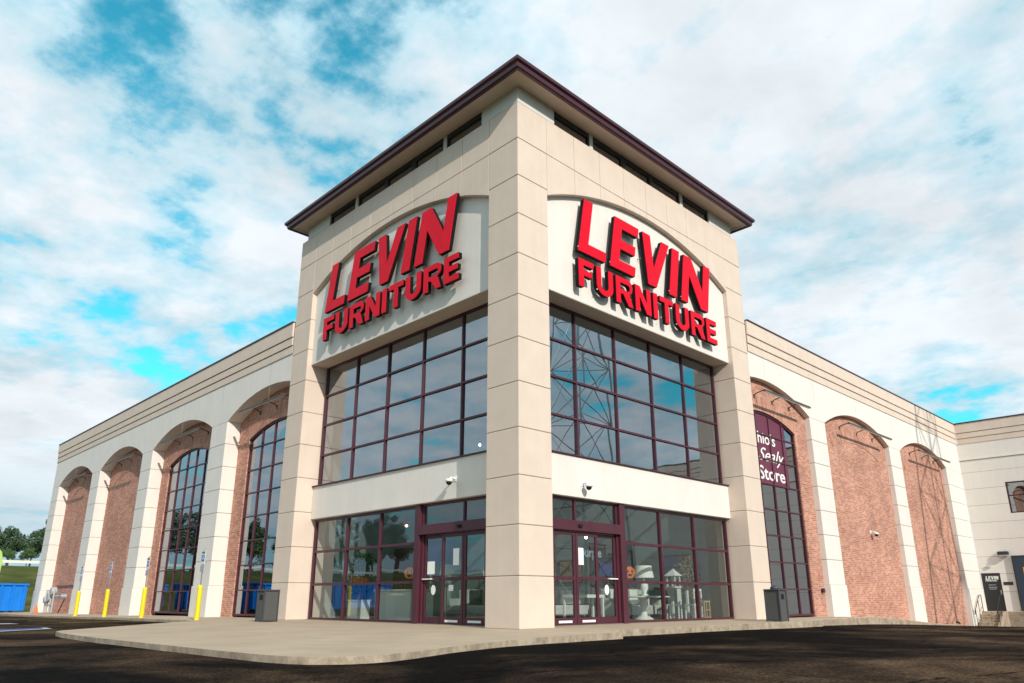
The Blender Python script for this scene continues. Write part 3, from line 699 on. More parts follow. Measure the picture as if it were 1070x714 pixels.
# interior dark partition inside wings so the panes look into a deep floor
# rear cross wing facing the camera (Y = 38.7)
bm_ = MB(); YB = 38.70
zs = [-1.4, 1.03, 2.04, 3.03, 4.03, 5.03, 6.05, 7.06, 8.07, 8.82]
WX0, WX1, WZ0, WZ1 = 2.19, 5.2, 5.47, 7.30
def wallseg(x0, x1, z0, z1, y=YB): bm_.box(x0, x1, y, y + .3, z0, z1)
for z0, z1 in zip(zs, zs[1:]):
    a, b = z0 + .008, z1 - .008
    cuts = []
    if z1 > WZ0 and z0 < WZ1: cuts.append((WX0, WX1, WZ0, WZ1))
    if z0 < 2.09: cuts.append((.06, 1.04, -.05, 2.09))
    if not cuts: wallseg(.003, 40, a, b)
    else:
        for (cx0, cx1, cz0, cz1) in cuts:
            wallseg(.003, cx0, a, b); wallseg(cx1, 40, a, b)
            if a < cz0: wallseg(cx0, cx1, a, min(b, cz0))
            if b > cz1: wallseg(cx0, cx1, max(a, cz1), b)
bm_.build('rear_wing_wall', 'white_stucco', store)
c = MB(); c.box(.01, .06, YB + .012, YB + .29, -1.4, 8.8); c.box(1.04, 2.19, YB + .012, YB + .29, -1.4, 8.8); c.box(5.2, 40, YB + .012, YB + .29, -1.4, 8.8); c.box(.06, 1.04, YB + .012, YB + .29, 2.1, 8.8); c.box(2.19, 5.2, YB + .012, YB + .29, 7.305, 8.8); c.box(2.19, 5.2, YB + .012, YB + .29, -1.4, 5.465); c.build('rear_wing_joint', 'groove', store)
c = MB(); c.box(.004, 40, YB - .02, YB + .3, 8.835, PZ); c.build('rear_wing_wall', 'white_stucco', store)
c = MB(); c.box(.01, 40, YB - .05, YB - .021, 8.835, 8.93); c.build('rear_wing_ledge', 'white_stucco', store)
c = MB()
for z0, z1, dd in ((PZ, 10.19, .05), (10.215, 10.53, .08), (10.56, 11.13, .11)): c.box(.095 if dd else 0, 40, YB - dd, YB + .3, z0, z1)
c.build('rear_wing_parapet', 'cream', store)
c = MB(); c.box(.1, 40, YB - .03, YB + .28, PZ + .01, 11.1); c.build('rear_wing_joint', 'groove', store)
c = MB(); c.box(.13, 40, YB - .15, YB + .34, 11.131, 11.20); c.build('rear_wing_coping', 'maroon', store)
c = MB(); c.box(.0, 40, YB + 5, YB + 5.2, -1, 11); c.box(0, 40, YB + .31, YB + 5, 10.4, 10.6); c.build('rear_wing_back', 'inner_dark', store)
fr = MB(); xs = [WX0, WX0 + 1.0, WX0 + 2.0, WX1]; zz = [WZ0, 6.5, WZ1]
for i, x in enumerate(xs): l = x if i == 0 else x - .07; fr.box(l, l + .07, YB + .04, YB + .16, WZ0, WZ1)
for i, z in enumerate(zz): l = z if i == 0 else (z - .07 if i == 2 else z - .035); fr.box(WX0 + .071, WX1 - .071, YB + .045, YB + .155, l, l + .07)
fo = fr.build('rear_window', 'maroon', store); g = MB(); g.add([(WX0, YB + .1, WZ0), (WX1, YB + .1, WZ0), (WX1, YB + .1, WZ1), (WX0, YB + .1, WZ1)], [(0, 1, 2, 3)]); g.build('pane', 'glass_dark', fo, recalc=False)
dr = MB(); dr.box(.065, 1.035, YB + .02, YB + .07, -.045, 2.085); dro = dr.build('service_door', 'door_black', store)
h = MB(); h.box(.92, .97, YB - .03, YB + .019, .9, 1.12); h.build('handle', 'galv', dro)

# ---------------------------------------------------------------- sign letters
def arc(cx, cy, rx, ry, a0, a1, n=8): return [(cx + rx * math.cos(R(a0 + (a1 - a0) * i / n)), cy + ry * math.sin(R(a0 + (a1 - a0) * i / n))) for i in range(n + 1)]
def glyph(ch, w, h, t):
    hb = t * .82
    if ch == 'L': return [(0, 0), (w, 0), (w, hb), (t, hb), (t, h), (0, h)], []
    if ch == 'E':
        m = h * .5; k = hb * .48
        return [(0, 0), (w, 0), (w, hb), (t, hb), (t, m - k), (w * .93, m - k), (w * .93, m + k), (t, m + k), (t, h - hb), (w, h - hb), (w, h), (0, h)], []
    if ch == 'F':
        m = h * .52; k = hb * .48
        return [(0, 0), (t, 0), (t, m - k), (w * .9, m - k), (w * .9, m + k), (t, m + k), (t, h - hb), (w, h - hb), (w, h), (0, h)], []
    if ch == 'I': return [(0, 0), (w, 0), (w, h), (0, h)], []
    if ch == 'T': return [(w / 2 - t / 2, 0), (w / 2 + t / 2, 0), (w / 2 + t / 2, h - hb), (w, h - hb), (w, h), (0, h), (0, h - hb), (w / 2 - t / 2, h - hb)], []
    if ch == 'V': return [(0, h), (w * .5 - t * .55, 0), (w * .5 + t * .55, 0), (w, h), (w - t * 1.05, h), (w * .5, h * .36), (t * 1.05, h)], []
    if ch == 'N': return [(0, 0), (0, h), (t * 1.12, h), (w - t, h * .40), (w - t, h), (w, h), (w, 0), (w - t * 1.12, 0), (t, h * .60), (t, 0)], []
    if ch == 'U':
        r = w / 2; ri = r - t; ry = h * .36
        return [(0, h)] + arc(r, ry, r, ry, 180, 360, 14) + [(w, h), (w - t, h)] + arc(r, ry + .02, ri, ry - hb * .9, 360, 180, 12) + [(t, h)], []
    if ch == 'R':
        m = h * .42; ry = (h - m) / 2
        out = [(0, 0), (t, 0), (t, m * .92), (w * .42, m * .92), (w - t * 1.05, 0), (w, 0), (w * .80, m * 1.12)] + arc(w - ry * .9, m + ry + m * .06, ry * .9, ry - m * .06, -62, 90, 9) + [(0, h)]
        hole = [(t, m + hb * .62), (t, h - hb)] + arc(w - ry * .95, (m + hb * .62 + h - hb) / 2, ry * .42, (h - hb - m - hb * .62) / 2, 90, -90, 6)
        return out, [hole]
def shop_sign(F, s0fn, zL, hL, zF, hF, label, side):
    sg = thing('shop_sign', label, 'sign', (0, 0, 0), group='red letter signs on the tower')
    d0, d1, d2 = -.035, .125, .14
    def put(ch, a, z, w, h, t, sl):
        out, holes = glyph(ch, w, h, t)
        def fn(u, v, d): return (s0fn(a + u + sl * v), d, z + v)
        fm = MB(F); fm.prism(out, fn, .096, .11, holes); fo = fm.build('letter', 'red_face', sg)
        bd = MB(F); bd.prism(out, fn, d0, .0955, holes)
        bd.m = 1; 
        if side < 0: bd.box(s0fn(a + .02) - .0, s0fn(a + .02) + .03, d0 + .1, d0 + .1 + .03, z + .12, z + .15)
        bo = bd.build('letter_side', ['black_side', 'white_paint'], fo)
        st = MB(F)
        for uu in (a + t * .5, ): st.tube([(s0fn(uu + sl * h * .5), -.18, z + h * .5), (s0fn(uu + sl * h * .5), d0, z + h * .5)], .015, 6)
        st.build('mount', 'galv', fo)
    sl = .19; h = hL
    for ch, a, w in (('L', 0, 1.28), ('E', 1.52, 1.28), ('V', 3.0, 1.56), ('I', 4.76, .44), ('N', 5.48, 1.74)): put(ch, a, zL, w, h, .42, sl)
    a = 0
    for ch, w in zip('FURNITURE', (.68, .80, .86, .84, .24, .78, .80, .86, .68)):
        put(ch, a, zF, w, hF, .225, 0); a += w + .145
    return sg
shop_sign(LF, lambda u: 10.12 - u, 10.84, 1.82, 9.74, .86, 'red block lettering reading LEVIN FURNITURE on the shaded left face of the tower', 1)
shop_sign(RF, lambda u: 2.42 + u, 10.64, 1.86, 9.50, .90, 'red block lettering reading LEVIN FURNITURE on the sunlit right face of the tower', -1)

# ---------------------------------------------------------------- wall mounted things
# light bars over the bays
def light_bar(F, c, rec, label, n=3, half=2.6, zb=8.24, dout=.45):
    if c < 15: half = 1.95
    t = thing('light_bar', label, 'light', group='long light bars over the arched bays')
    mb = MB(F); mb.box(c - half, c + half, dout - .05, dout + .05, zb - .04, zb + .04); mb.build('bar', 'bronze', t, bevel=.012)
    ln = MB(F); ln.box(c - half + .05, c + half - .05, dout - .03, dout + .03, zb - .052, zb - .0405); ln.build('diffuser', 'paper', t)
    for k in range(n):
        s = c - half * .75 + k * half * 1.5 / (n - 1)
        a = MB(F); a.tube([(s, -rec, 8.22), (s, -rec + .12, 8.32), (s, dout - .2, 8.40), (s, dout, zb + .04)], .022, 6); a.box(s - .06, s + .06, -rec, -rec + .03, 8.14, 8.30)
        a.build('arm', 'bronze', t)
for c, l in ((14.7, 'bronze light bar in the arch of the left wing nearest the tower'), (23.3, 'bronze light bar over the second window bay left of the tower'), (32.15, 'bronze light bar over the left blank brick bay next to the windows'), (41.1, 'bronze light bar over the farthest blank brick bay of the left wing')): light_bar(LF, c, .62, l, dout=.08, half=2.35)
for c, l in ((14.62, 'bronze light bar above the purple window poster beside the tower'), (23.1, 'bronze light bar over the middle bay of the right wing'), (32.3, 'bronze light bar over the last brick bay before the rear wing')): light_bar(RF, c, .25, l)
# dome cameras and small devices
def dome(loc, label, nx, ny):
    t = thing('security_camera', label, 'camera', loc, math.atan2(ny, nx), 'security cameras')
    m = MB(); m.tube([(0, 0, 0), (.16, 0, .02), (.22, 0, -.04)], .03, 8); m.box(-.001, .02, -.06, .06, -.07, .09); m.build('bracket', 'white_paint', t)
    m = MB(); m.lathe([(.02, .06), (.10, .05), (.11, 0), (.10, -.03)], (.24, 0, -.08), 14); m.build('housing', 'white_paint', t, smooth=True)
    m = MB(); m.lathe([(.085, -.031), (.075, -.08), (.04, -.115), (.005, -.125)], (.24, 0, -.08), 14); m.build('lens_dome', 'hole', t, smooth=True)
dome((-3.25, .66, 3.98), 'small white camera on the spandrel over the left entrance', 0, -1)
dome((-.66, 3.2, 3.82), 'pair of small camera heads on the spandrel over the right entrance', 1, 0)
dome((-.25, 23.2, 3.6), 'white dome camera on the middle brick bay of the right wing', 1, 0)
t = thing('alarm_bell', 'small dark red fire alarm bell on brick beside the poster window', 'alarm', (-.25, 17.2, .98))
m = MB(); m.box(0, .05, -.07, .07, -.07, .07); m.build('back_box', 'maroon', t); m = MB(); m.tube([(.05, 0, 0), (.12, 0, 0)], .09, 14); m.build('gong', 'maroon', t)
m = MB(lambda x, y, z: (x - .25, y, z)); m.box(.0, .015, 17.05, 17.25, 1.46, 1.60); tag(m.build('notice_plate', 'brick_red', bevel=.003), 'small red and white notice plate on brick above the alarm bell', 'sign'); 
m = MB(); m.tube([(-.25, 33.6, -.55), (-.12, 33.6, -.58), (-.08, 33.6, -.66)], .05, 10); tag(m.build('hose_tap', 'dark_metal'), 'small dark pipe outlet low on the last brick bay', 'pipe')

# door lettering, sign plaque, lamp, banner on the rear wing
def flat_letters(word, x0, z0, h, y, gap, ws, t, m, parent, sl=0):
    a = 0
    mb = MB()
    for ch, w in zip(word, ws):
        out, holes = glyph(ch, w, h, t); mb.prism(out, lambda u, v, d, a=a: (x0 + a + u + sl * v, y - d, z0 + v), 0, .004, holes); a += w + gap
    return mb.build('door_lettering', m, parent)
flat_letters('LEVIN', .26, 1.72, .20, YB + .019, .015, (.12, .12, .15, .05, .15), .05, 'white_paint', dro, .15)
flat_letters('FURNITURE', .25, 1.62, .07, YB + .019, .01, (.055, .06, .06, .06, .025, .055, .06, .06, .055), .02, 'white_paint', dro)
m = MB()
for z, a, b in ((1.40, .36, .74), (1.27, .34, .78), (1.17, .38, .74)): m.box(a, b, YB + .014, YB + .019, z, z + .035)
m.build('door_lettering', 'galv', dro)
t = thing('wall_light', 'dark wall pack light above and right of the black service door', 'light', (1.42, YB, 3.1))
m = MB(); m.box(-.28, .28, -.22, 0, .0, .2); m.build('housing', 'dark_metal', t, bevel=.03); m = MB(); m.box(-.25, .25, -.26, -.02, -.12, -.002); m.build('lens', 'galv', t, bevel=.03)
m = MB(); m.box(1.14, 1.62, YB - .02, YB, 1.40, 1.58); tag(m.build('door_plaque', 'dark_metal', bevel=.003), 'dark plaque on the wall right of the black service door', 'sign')
t = thing('conduit_box', 'small grey junction box above the black service door', 'box', (.55, YB, 2.45)); m = MB(); m.box(-.07, .07, -.1, 0, -.07, .07); m.build('cover', 'grey_pipe', t, bevel=.01); m = MB(); m.tube([(-.07, -.04, 0), (-.3, -.03, -.03)], .015, 6); m.build('conduit', 'grey_pipe', t)
t = thing('banner', 'tall dark slate banner with yellow lettering at the right edge', 'banner', (1.85, YB, -.02))
m = MB(); m.box(0, 2.6, -.12, -.06, 0, 3.0); m.build('panel', 'slate', t); m = MB(); m.box(-.05, 2.65, -.14, 0, 2.98, 3.06); m.box(-.06, -.002, -.14, 0, 0, 2.978); m.build('frame', 'dark_metal', t)
m = MB(); 
for (a, z, ch, w) in ((.42, 1.55, 'V', .55), (1.1, 1.55, 'I', .18), (1.4, 1.55, 'P', .5)):
    if ch == 'P': continue
    out, hh = glyph('I' if ch == 'V' else ch, .2, .85, .12); m.prism(out, lambda u, v, d, a=a, z=z: (a + u, -.12 - d, z + v), 0, .006)
m.build('lettering', 'gold', t)

# steps, landing, rails
t = thing('concrete_steps', 'short flight of concrete steps up to the black service door', 'steps', (0, 0, 0))
m = MB()
for k in range(6): m.box(.02, 1.08, 37.6 - .28 * (6 - k), 37.6 - .28 * (5 - k) - .001, -1.5, -.9 + .14 * (k + .0))
m.build('flight', 'concrete', t, bevel=.012)
m = MB(); m.box(.0, 8, 37.6, YB - .001, -1.5, -.05); m.build('landing', 'concrete', t, bevel=.012)
m = MB(); m.prism([(35.95, -1.6), (37.599, -1.6), (37.599, -.05), (37.2, -.05), (35.95, -.85)], lambda u, v, d: (d, u, v), 1.09, 1.34); m.build('side_wall', 'concrete', t, bevel=.01)
for x, l in ((.13, 'black iron handrail on the brick side of the service steps'), (1.2, 'black iron handrail on the open side of the service steps')):
    tt = thing('handrail', l, 'handrail', (x, 0, 0), group='handrails of the service steps')
    m = MB(); m.tube([(0, 35.85, -.2), (0, 36.0, .0), (0, 37.25, .85), (0, 37.6, .85), (0, 37.6, -.05)], .022, 8); m.build('top_rail', 'door_black', tt)
    for y, zb_, zt_ in ((36.1, -.95, .05), (36.85, -.5, .58)):
        m = MB(); m.tube([(0, y, zb_), (0, y, zt_)], .018, 8); m.build('post', 'door_black', tt)
    if x > 1:
        m = MB()
        for k in range(9): y = 36.1 + k * .16; zt_ = .05 + (y - 36.1) / 1.25 * .85 * .94; m.tube([(0, y, zt_ - .9), (0, y, zt_ - .02)], .009, 5)
        m.build('baluster', 'door_black', tt)

# ---------------------------------------------------------------- poster in the first right bay
pst = thing('window_poster', 'maroon poster with white lettering filling the top of the tall arched window', 'poster')
m = MB(RF); PA = lambda s: arch_z(s, 13.74, 2.66, 7.18, .52)
strip_panel(m, 12.0, 15.65, lambda s: 4.83, lambda s: PA(s) - .08, -.346, -.343, 16); m.build('sheet', 'poster', pst)
for body, z, s, sz, bold, sh, xs in (("Ohio's", 6.45, 12.62, .80, .008, 0, 1.0), ('Sealy', 5.78, 13.22, .92, .002, .45, 1.05), ('Store', 5.05, 13.15, .92, .012, 0, 1.05)):
    text_mesh('poster_lettering', body, sz, 'paper', lambda x, y, zz, z=z, s=s: (-.338, s + x, z + y * .8), .006, bold, sh, pst, 'LEFT', xs)

# ---------------------------------------------------------------- lot furniture
def bollard(x, y, z, label, first=[None]):
    if first[0] is None:
        t = thing('bollard', label, 'bollard', (x, y, z), 0, 'yellow bollards with parking sign posts')
        m = MB(); m.lathe([(.085, -.1), (.085, 1.08), (.075, 1.12), (.045, 1.15)], n=18); m.build('sleeve', 'yellow', t, smooth=False)
        m = MB(); m.box(-.025, .025, -.012, .012, 1.10, 2.35); m.build('post', 'galv', t)
        m = MB(); m.box(-.15, .15, -.024, -.013, 1.85, 2.31); so = m.build('parking_sign', 'white_paint', t, bevel=.002)
        m = MB(); m.box(-.12, .12, -.028, -.0242, 1.95, 2.16); m.build('sign_symbol', 'blue_sign', so)
        m = MB(); m.box(-.13, .13, -.028, -.0242, 2.21, 2.28); m.build('sign_text', 'green_sign', so)
        m = MB(); m.prism(arc(.0, 2.04, .045, .05, 0, 330, 10), lambda u, v, d: (u, d, v), -.0283, -.031); m.box(-.012, .03, -.031, -.0283, 2.085, 2.14); m.build('wheelchair', 'white_paint', so)
        m = MB(); m.box(-.15, .15, -.024, -.013, 1.60, 1.82); m.build('fine_sign', 'grey_pipe', t)
        first[0] = t; return t
    return dup(first[0], (x, y, z), 0, label)
for x, l in ((-13.55, 'yellow bollard with blue sign post in front of the pier between the two arched windows'), (-18.95, 'yellow bollard with sign post just left of the farther arched window'),
             (-23.55, 'yellow bollard with sign post in front of the blank brick bay beside the arched window'), (-27.9, 'yellow bollard with sign post farthest from the tower')):
    bollard(x, -2.12, -.002 - .16 * sm((-x - 13) / 26), l)

def bin_(loc, rz, label, first=[None]):
    t = thing('litter_bin', label, 'litter bin', loc, rz, 'grey square litter bins')
    m = MB(); a = .29
    m.box(-a + .03, a - .03, -a + .03, a - .03, .03, .97); m.build('panel', 'bin_panel', t)
    m = MB()
    for sx in (-1, 1):
        for sy in (-1, 1): m.box(min(sx * a, sx * (a - .045)), max(sx * a, sx * (a - .045)), min(sy * a, sy * (a - .045)), max(sy * a, sy * (a - .045)), 0, .97)
    m.box(-a + .046, a - .046, -a + .004, a - .004, .02, .07); m.box(-a + .004, a - .004, -a + .046, a - .046, .021, .069)
    m.build('frame', 'bin_frame', t, bevel=.006)
    m = MB(); m.box(-a - .01, a + .01, -a - .01, a + .01, .971, 1.02); m.build('lid', 'bin_frame', t, bevel=.012)
    m = MB(); m.box(-.1, .1, -a + .018, -a + .0295, .70, .86); m.build('opening', 'hole', t); t.scale = (.88, .88, .95)
    return t
b1 = bin_((-9.89, -1.41, 0), 0, 'grey square litter bin in front of the left tower pier')
b2 = dup(b1, (1.36, 10.08, 0), R(90), 'dark square litter bin with an ashtray hood by the poster window')
m = MB(); m.lathe([(.16, 1.021), (.16, 1.07), (.10, 1.13), (.02, 1.15)], n=14); m.build('ash_hood', 'bin_frame', b2, smooth=True)

def dumpster(loc, rz, label):
    t = thing('dumpster', label, 'dumpster', loc, rz, 'blue roll off containers')
    L_, w, h = 6.2, 2.3, 1.95
    m = MB(); z0 = .22
    m.box(-L_ / 2, L_ / 2, -w / 2, w / 2, z0, h - .12)
    m.build('body', 'dumpster', t, bevel=.02)
    m = MB()
    n = 9
    for k in range(n + 1):
        x = -L_ / 2 + .05 + (L_ - .22) * k / n
        for s in (-1, 1): m.box(x, x + .12, s * w / 2 if s > 0 else -w / 2 - .09, w / 2 + .09 if s > 0 else -w / 2, z0 + .02, h - .121)
    for k in range(5):
        y = -w / 2 + .08 + (w - .28) * k / 4
        for s in (-1, 1): m.box(L_ / 2 if s > 0 else -L_ / 2 - .08, L_ / 2 + .08 if s > 0 else -L_ / 2, y, y + .12, z0 + .02, h - .121)
    m.build('ribs', 'dumpster', t)
    m = MB(); m.box(-L_ / 2 - .12, L_ / 2 + .12, -w / 2 - .12, w / 2 + .12, h - .12, h); m.build('rim', 'dumpster', t, bevel=.02)
    m = MB(); m.box(-L_ / 2 + .1, L_ / 2 - .1, -w / 2 + .1, w / 2 - .1, h + .001, h + .015); m.build('load', 'hole', t)
    for sx in (-1, 1):
        for sy in (-1, 1):
            m = MB(); m.tube([(sx * 2.5, sy * .85 - .08, .12), (sx * 2.5, sy * .85 + .08, .12)], .12, 12); m.build('roller', 'dark_metal', t)
    return t
d1 = dumpster((-46.9, -3.75, -.30), R(96), 'blue steel roll off container at the far left edge by the grass')
for p, r, l in (((-41.5, -9.3, -.28), 80, 'blue roll off container second in the row facing the left wing'), ((-36.6, -11.6, -.26), 75, 'blue roll off container third in the row facing the left wing'), ((-31.5, -13.5, -.24), 70, 'blue roll off container last in the row facing the left wing')):
    dup(d1, p, R(r), l)

# gas meters and cone at the far end
t = thing('gas_meter_set', 'cluster of grey gas meters and pipes against the far end pier', 'gas meter', (-40.2, -.45, -.12))
for x, z, r in ((0, .9, .26), (-.75, .75, .2), (.55, 1.25, .24)):
    m = MB(); m.tube([(x, -.15, z), (x, .15, z)], r, 16); m.build('meter', 'grey_pipe', t, bevel=.02)
m = MB()
for x in (-.9, -.4, .25, .8): m.tube([(x, 0, 0), (x, 0, 1.35)], .05, 8)
m.tube([(-.9, 0, .45), (.8, 0, .45)], .05, 8); m.tube([(-1.0, .05, .95), (2.7, .05, .95)], .06, 8); m.build('pipework', 'grey_pipe', t)
m = MB(); m.tube([(2.7, -.12, .95), (2.7, .2, .95)], .16, 12); m.build('regulator', 'galv', t)
m = MB(); m.tube([(2.55, .2, .9), (1.3, .25, 0)], .03, 6); m.build('brace', 'maroon', t)
m = MB(); m.tube([(-38.9, -.02 + .0, 1.55), (-37.45, -.02, 1.55)], .035, 6) if False else m.tube([(-43.5, .56, 1.48), (-37.4, .56, 1.48)], .035, 6); tag(m.build('wall_pipe', 'maroon'), 'thin dark red pipe running level along the farthest brick bay', 'pipe')
t = thing('traffic_cone', 'small orange traffic cone beside the gas meters', 'cone', (-42.3, -.62, -.15))
m = MB(); m.lathe([(.13, .03), (.035, .48), (.025, .5)], n=14); m.build('cone_body', 'orange', t); m = MB(); m.box(-.16, .16, -.16, .16, 0, .03); m.build('base', 'orange', t)
m = MB(); m.lathe([(.100, .17), (.072, .30)], n=14); m.build('reflective_band', 'paper', t)

# ---------------------------------------------------------------- lattice mast in the lot, outside the frame: its shadow lies on the right wing and its reflection in the tower glass
def mast(cx, cy):
    t = thing('lattice_mast', 'tall grey steel lattice mast whose shadow crosses the last brick bay', 'mast', (cx, cy, zY(cy)), R(18))
    H = 34; Wd = lambda z: max(.5, 3.7 * (1 - z / 37)); nb = 9
    corners = lambda z: [(Wd(z) * 1.15 * math.cos(R(a)), Wd(z) * 1.15 * math.sin(R(a)), z) for a in (90, 210, 330)]
    for k in range(3):
        m = MB(); m.tube([corners(0)[k], corners(H)[k]], .105, 6, .07); m.build('leg', 'galv', t)
    m = MB(); zs = [H * (1 - (1 - i / nb) ** 1.25) for i in range(nb + 1)]
    for a, b in zip(zs, zs[1:]):
        A, B = corners(a), corners(b)
        for k in range(3):
            q = (k + 1) % 3
            m.tube([A[k], B[q]], .036, 5); m.tube([A[q], B[k]], .036, 5); m.tube([B[k], B[q]], .032, 5)
    m.build('bracing', 'galv', t)
mast(19.2, 27.0)

# ---------------------------------------------------------------- bank rail, flag, trees
t = thing('guard_rail', 'long white guard rail along the top of the grass bank', 'guard rail')
path = [(-93, y) for y in range(60, -60, -6)] + [(-90, -62), (-84, -68), (-76, -71)] + [(x, -72) for x in range(-70, 60, 6)]
m = MB()
for (a, b) in zip(path, path[1:]):
    za = terr(*a) + .25; zb_ = terr(*b) + .25; ax_ = Vector((*a, za)); bx = Vector((*b, zb_)); dirv = (bx - ax_).normalized(); nn = Vector((-dirv.y, dirv.x, 0)) * .05
    vs = []
    for p in (ax_, bx):
        for sx, zz in ((-1, .1), (1, .1), (1, .42), (-1, .42)): vs.append(tuple(p + nn * sx + Vector((0, 0, zz))))
    m.add(vs, [(0, 1, 5, 4), (1, 2, 6, 5), (2, 3, 7, 6), (3, 0, 4, 7), (0, 3, 2, 1), (4, 5, 6, 7)])
m.build('rail', 'rail_white', t)
m = MB()
for (x, y) in path[::2]: m.box(x - .08, x + .08, y - .08, y + .08, terr(x, y) - .3, terr(x, y) + .9)
m.build('posts', 'rail_white', t)
t = thing('feather_flag', 'pale green rounded flag at the far left edge above the bank', 'flag', (-60.2, -.55, terr(-60.2, -.5)))
m = MB(); m.tube([(0, 0, 0), (0, 0, 4.6)], .03, 6); m.build('pole', 'galv', t)
m = MB(); m.prism([(0, 1.6), (.62, 1.7), (.85, 2.6), (.9, 3.6), (.72, 4.3), (.38, 4.62), (.05, 4.68)], lambda u, v, d: (d, u, v), -.01, .01); m.build('cloth', 'green_flag', t)

def make_tree(seed, H, cr, leafm, nl, squash=1.0):
    rnd = random.Random(seed)
    t = thing('tree', '', 'tree')
    m = MB(); th = H * .42
    m.tube([(0, 0, -.4), (.1 * rnd.uniform(-1, 1), .1, th * .5), (rnd.uniform(-.3, .3), rnd.uniform(-.3, .3), th), (rnd.uniform(-.5, .5), rnd.uniform(-.5, .5), H * .85)], .03 * H, 8, .04)
    tips = []
    for k in range(11):
        a = k * 2.4 + rnd.uniform(-.4, .4); z0 = H * rnd.uniform(.22, .62); L_ = cr * rnd.uniform(.55, .95)
        p2 = Vector((math.cos(a) * L_, math.sin(a) * L_, z0 + H * rnd.uniform(.08, .25))); m.tube([(0, 0, z0), tuple(p2 * .5 + Vector((0, 0, z0 * .5))), tuple(p2)], .011 * H, 5, .02); tips.append(p2)
    m.build('trunk', 'bark', t)
    clumps = [(p, cr * rnd.uniform(.28, .45)) for p in tips]
    for k in range(16):
        a = rnd.uniform(0, 6.28); rr = cr * math.sqrt(rnd.random()) * .72; zz = rnd.uniform(.38, .95); env = math.sin(math.pi * min(1, (1.08 - zz) / .8)) ** .6
        clumps.append((Vector((math.cos(a) * rr * env, math.sin(a) * rr * env, H * zz)), cr * rnd.uniform(.2, .4)))
    vs = []; fs = []
    for i in range(nl):
        c_, r_ = clumps[rnd.randrange(len(clumps))]
        v = Vector((rnd.gauss(0, 1), rnd.gauss(0, 1), rnd.gauss(0, 1) * .75)).normalized() * r_ * rnd.uniform(.55, 1.08); p = c_ + v
        n_ = (v.normalized() + Vector((rnd.uniform(-.8, .8), rnd.uniform(-.8, .8), rnd.uniform(-.3, .9)))).normalized()
        a_ = n_.orthogonal().normalized(); b_ = n_.cross(a_); s_ = rnd.uniform(.10, .24) * (H / 10) ** .5; o = len(vs)
        vs += [tuple(p + a_ * s_), tuple(p + b_ * s_ * .7), tuple(p - a_ * s_), tuple(p - b_ * s_ * .7)]; fs.append((o, o + 1, o + 2, o + 3))
    m = MB(); m.add(vs, fs); m.build('crown', leafm, t, recalc=False)
    return t
protos = [make_tree(1, 11, 3.6, 'leaf_blue', 5200), make_tree(2, 10, 3.4, 'leaf_dark', 6000), make_tree(3, 8, 3.3, 'leaf_mid', 6000), make_tree(4, 13, 3.2, 'leaf_dark', 7000)]
spots = []
rnd = random.Random(5)
# behind the rail at the far left (in the picture), then the belt that the windows mirror
far = []
for i in range(34):
    y = -74 + i * 3.2 + rnd.uniform(-1, 1)
    far.append((-104 - rnd.choice((0, 3.5, 8)) , y, rnd.choice((0, 1, 1, 2, 3)), rnd.uniform(.40, .58) if y > -8 else rnd.uniform(.75, 1.1)))
for y in (-3, 1.5, 4.2, 7.8, 10, 13): far.append((-99.5, y, 2, rnd.uniform(.26, .34)))
labs_far = ['tree behind the white rail at the far left of the picture']
used = set()
def put_tree(x, y, k, s, label, group):
    z = terr(x, y) - .1
    if k not in used:
        t = protos[k]; used.add(k); t.location = (x, y, z); t.rotation_euler = (0, 0, rnd.uniform(0, 6.28)); t.scale = (s, s, s); t['label'] = label; t['group'] = group; return
    dup(protos[k], (x, y, z), rnd.uniform(0, 6.28), label, group, (s, s, s))
for x, y, k, s in far: put_tree(x, y, k, s, 'leafy tree standing behind the white rail past the far end of the left wing', 'trees behind the rail at the far left')
for i in range(16):
    x = -70 + i * 7.2 + rnd.uniform(-1.5, 1.5); y = -80 + rnd.uniform(-5, 4) + (8 if x < -80 else 0)
    put_tree(x, y, rnd.choice((1, 3, 1, 0)), rnd.uniform(1.0, 1.5), 'dark tree in the belt mirrored in the arched windows', 'belt of trees beyond the lot')
for x, y, k, s in ((60, 24, 1, .9), (66, 30, 3, .8), (72, 20, 1, 1.0), (64, 42, 3, 1.0), (75, 52, 1, 1.1), (70, 64, 3, 1.1), (58, 58, 1, .8), (78, 12, 3, 1.0), (80, 0, 1, 1.1), (76, -14, 3, 1.0)):
    put_tree(x, y, k, s, 'dark tree across the lot mirrored in the right shop windows', 'trees across the lot to the right')

# ---------------------------------------------------------------- showroom contents seen through the glass
# right window
t = thing('pedestal_table', 'round white pedestal table in the right shop window', 'table', (-2.25, 8.02, .013))
m = MB(); m.lathe([(.86, .70), (.88, .72), (.88, .75), (.84, .76)], n=32); m.build('tabletop', 'furniture_white', t)
m = MB(); m.lathe([(.32, 0), (.30, .05), (.12, .14), (.09, .35), (.15, .5), (.10, .62), (.2, .70)], n=20); m.build('pedestal', 'furniture_white', t, smooth=True)
t = thing('table_lamp', 'white lamp with drum shade on the round pedestal table', 'lamp', (-2.25, 8.12, .773))
m = MB(); m.lathe([(.10, 0), (.11, .03), (.05, .08), (.13, .25), (.12, .36), (.03, .48), (.02, .62)], n=18); m.build('lamp_base', 'furniture_white', t, smooth=True)
m = MB(); m.lathe([(.33, .58), (.27, .97)], n=28); m.build('lamp_shade', 'lampshade', t)
t = thing('sofa', 'pale sofa with cushions behind the round table', 'sofa', (-3.6, 9.2, .013), R(90))
m = MB(); m.box(-1.1, 1.1, -.45, .45, .12, .45); m.build('seat', 'fabric_grey', t, bevel=.05, seg=3)
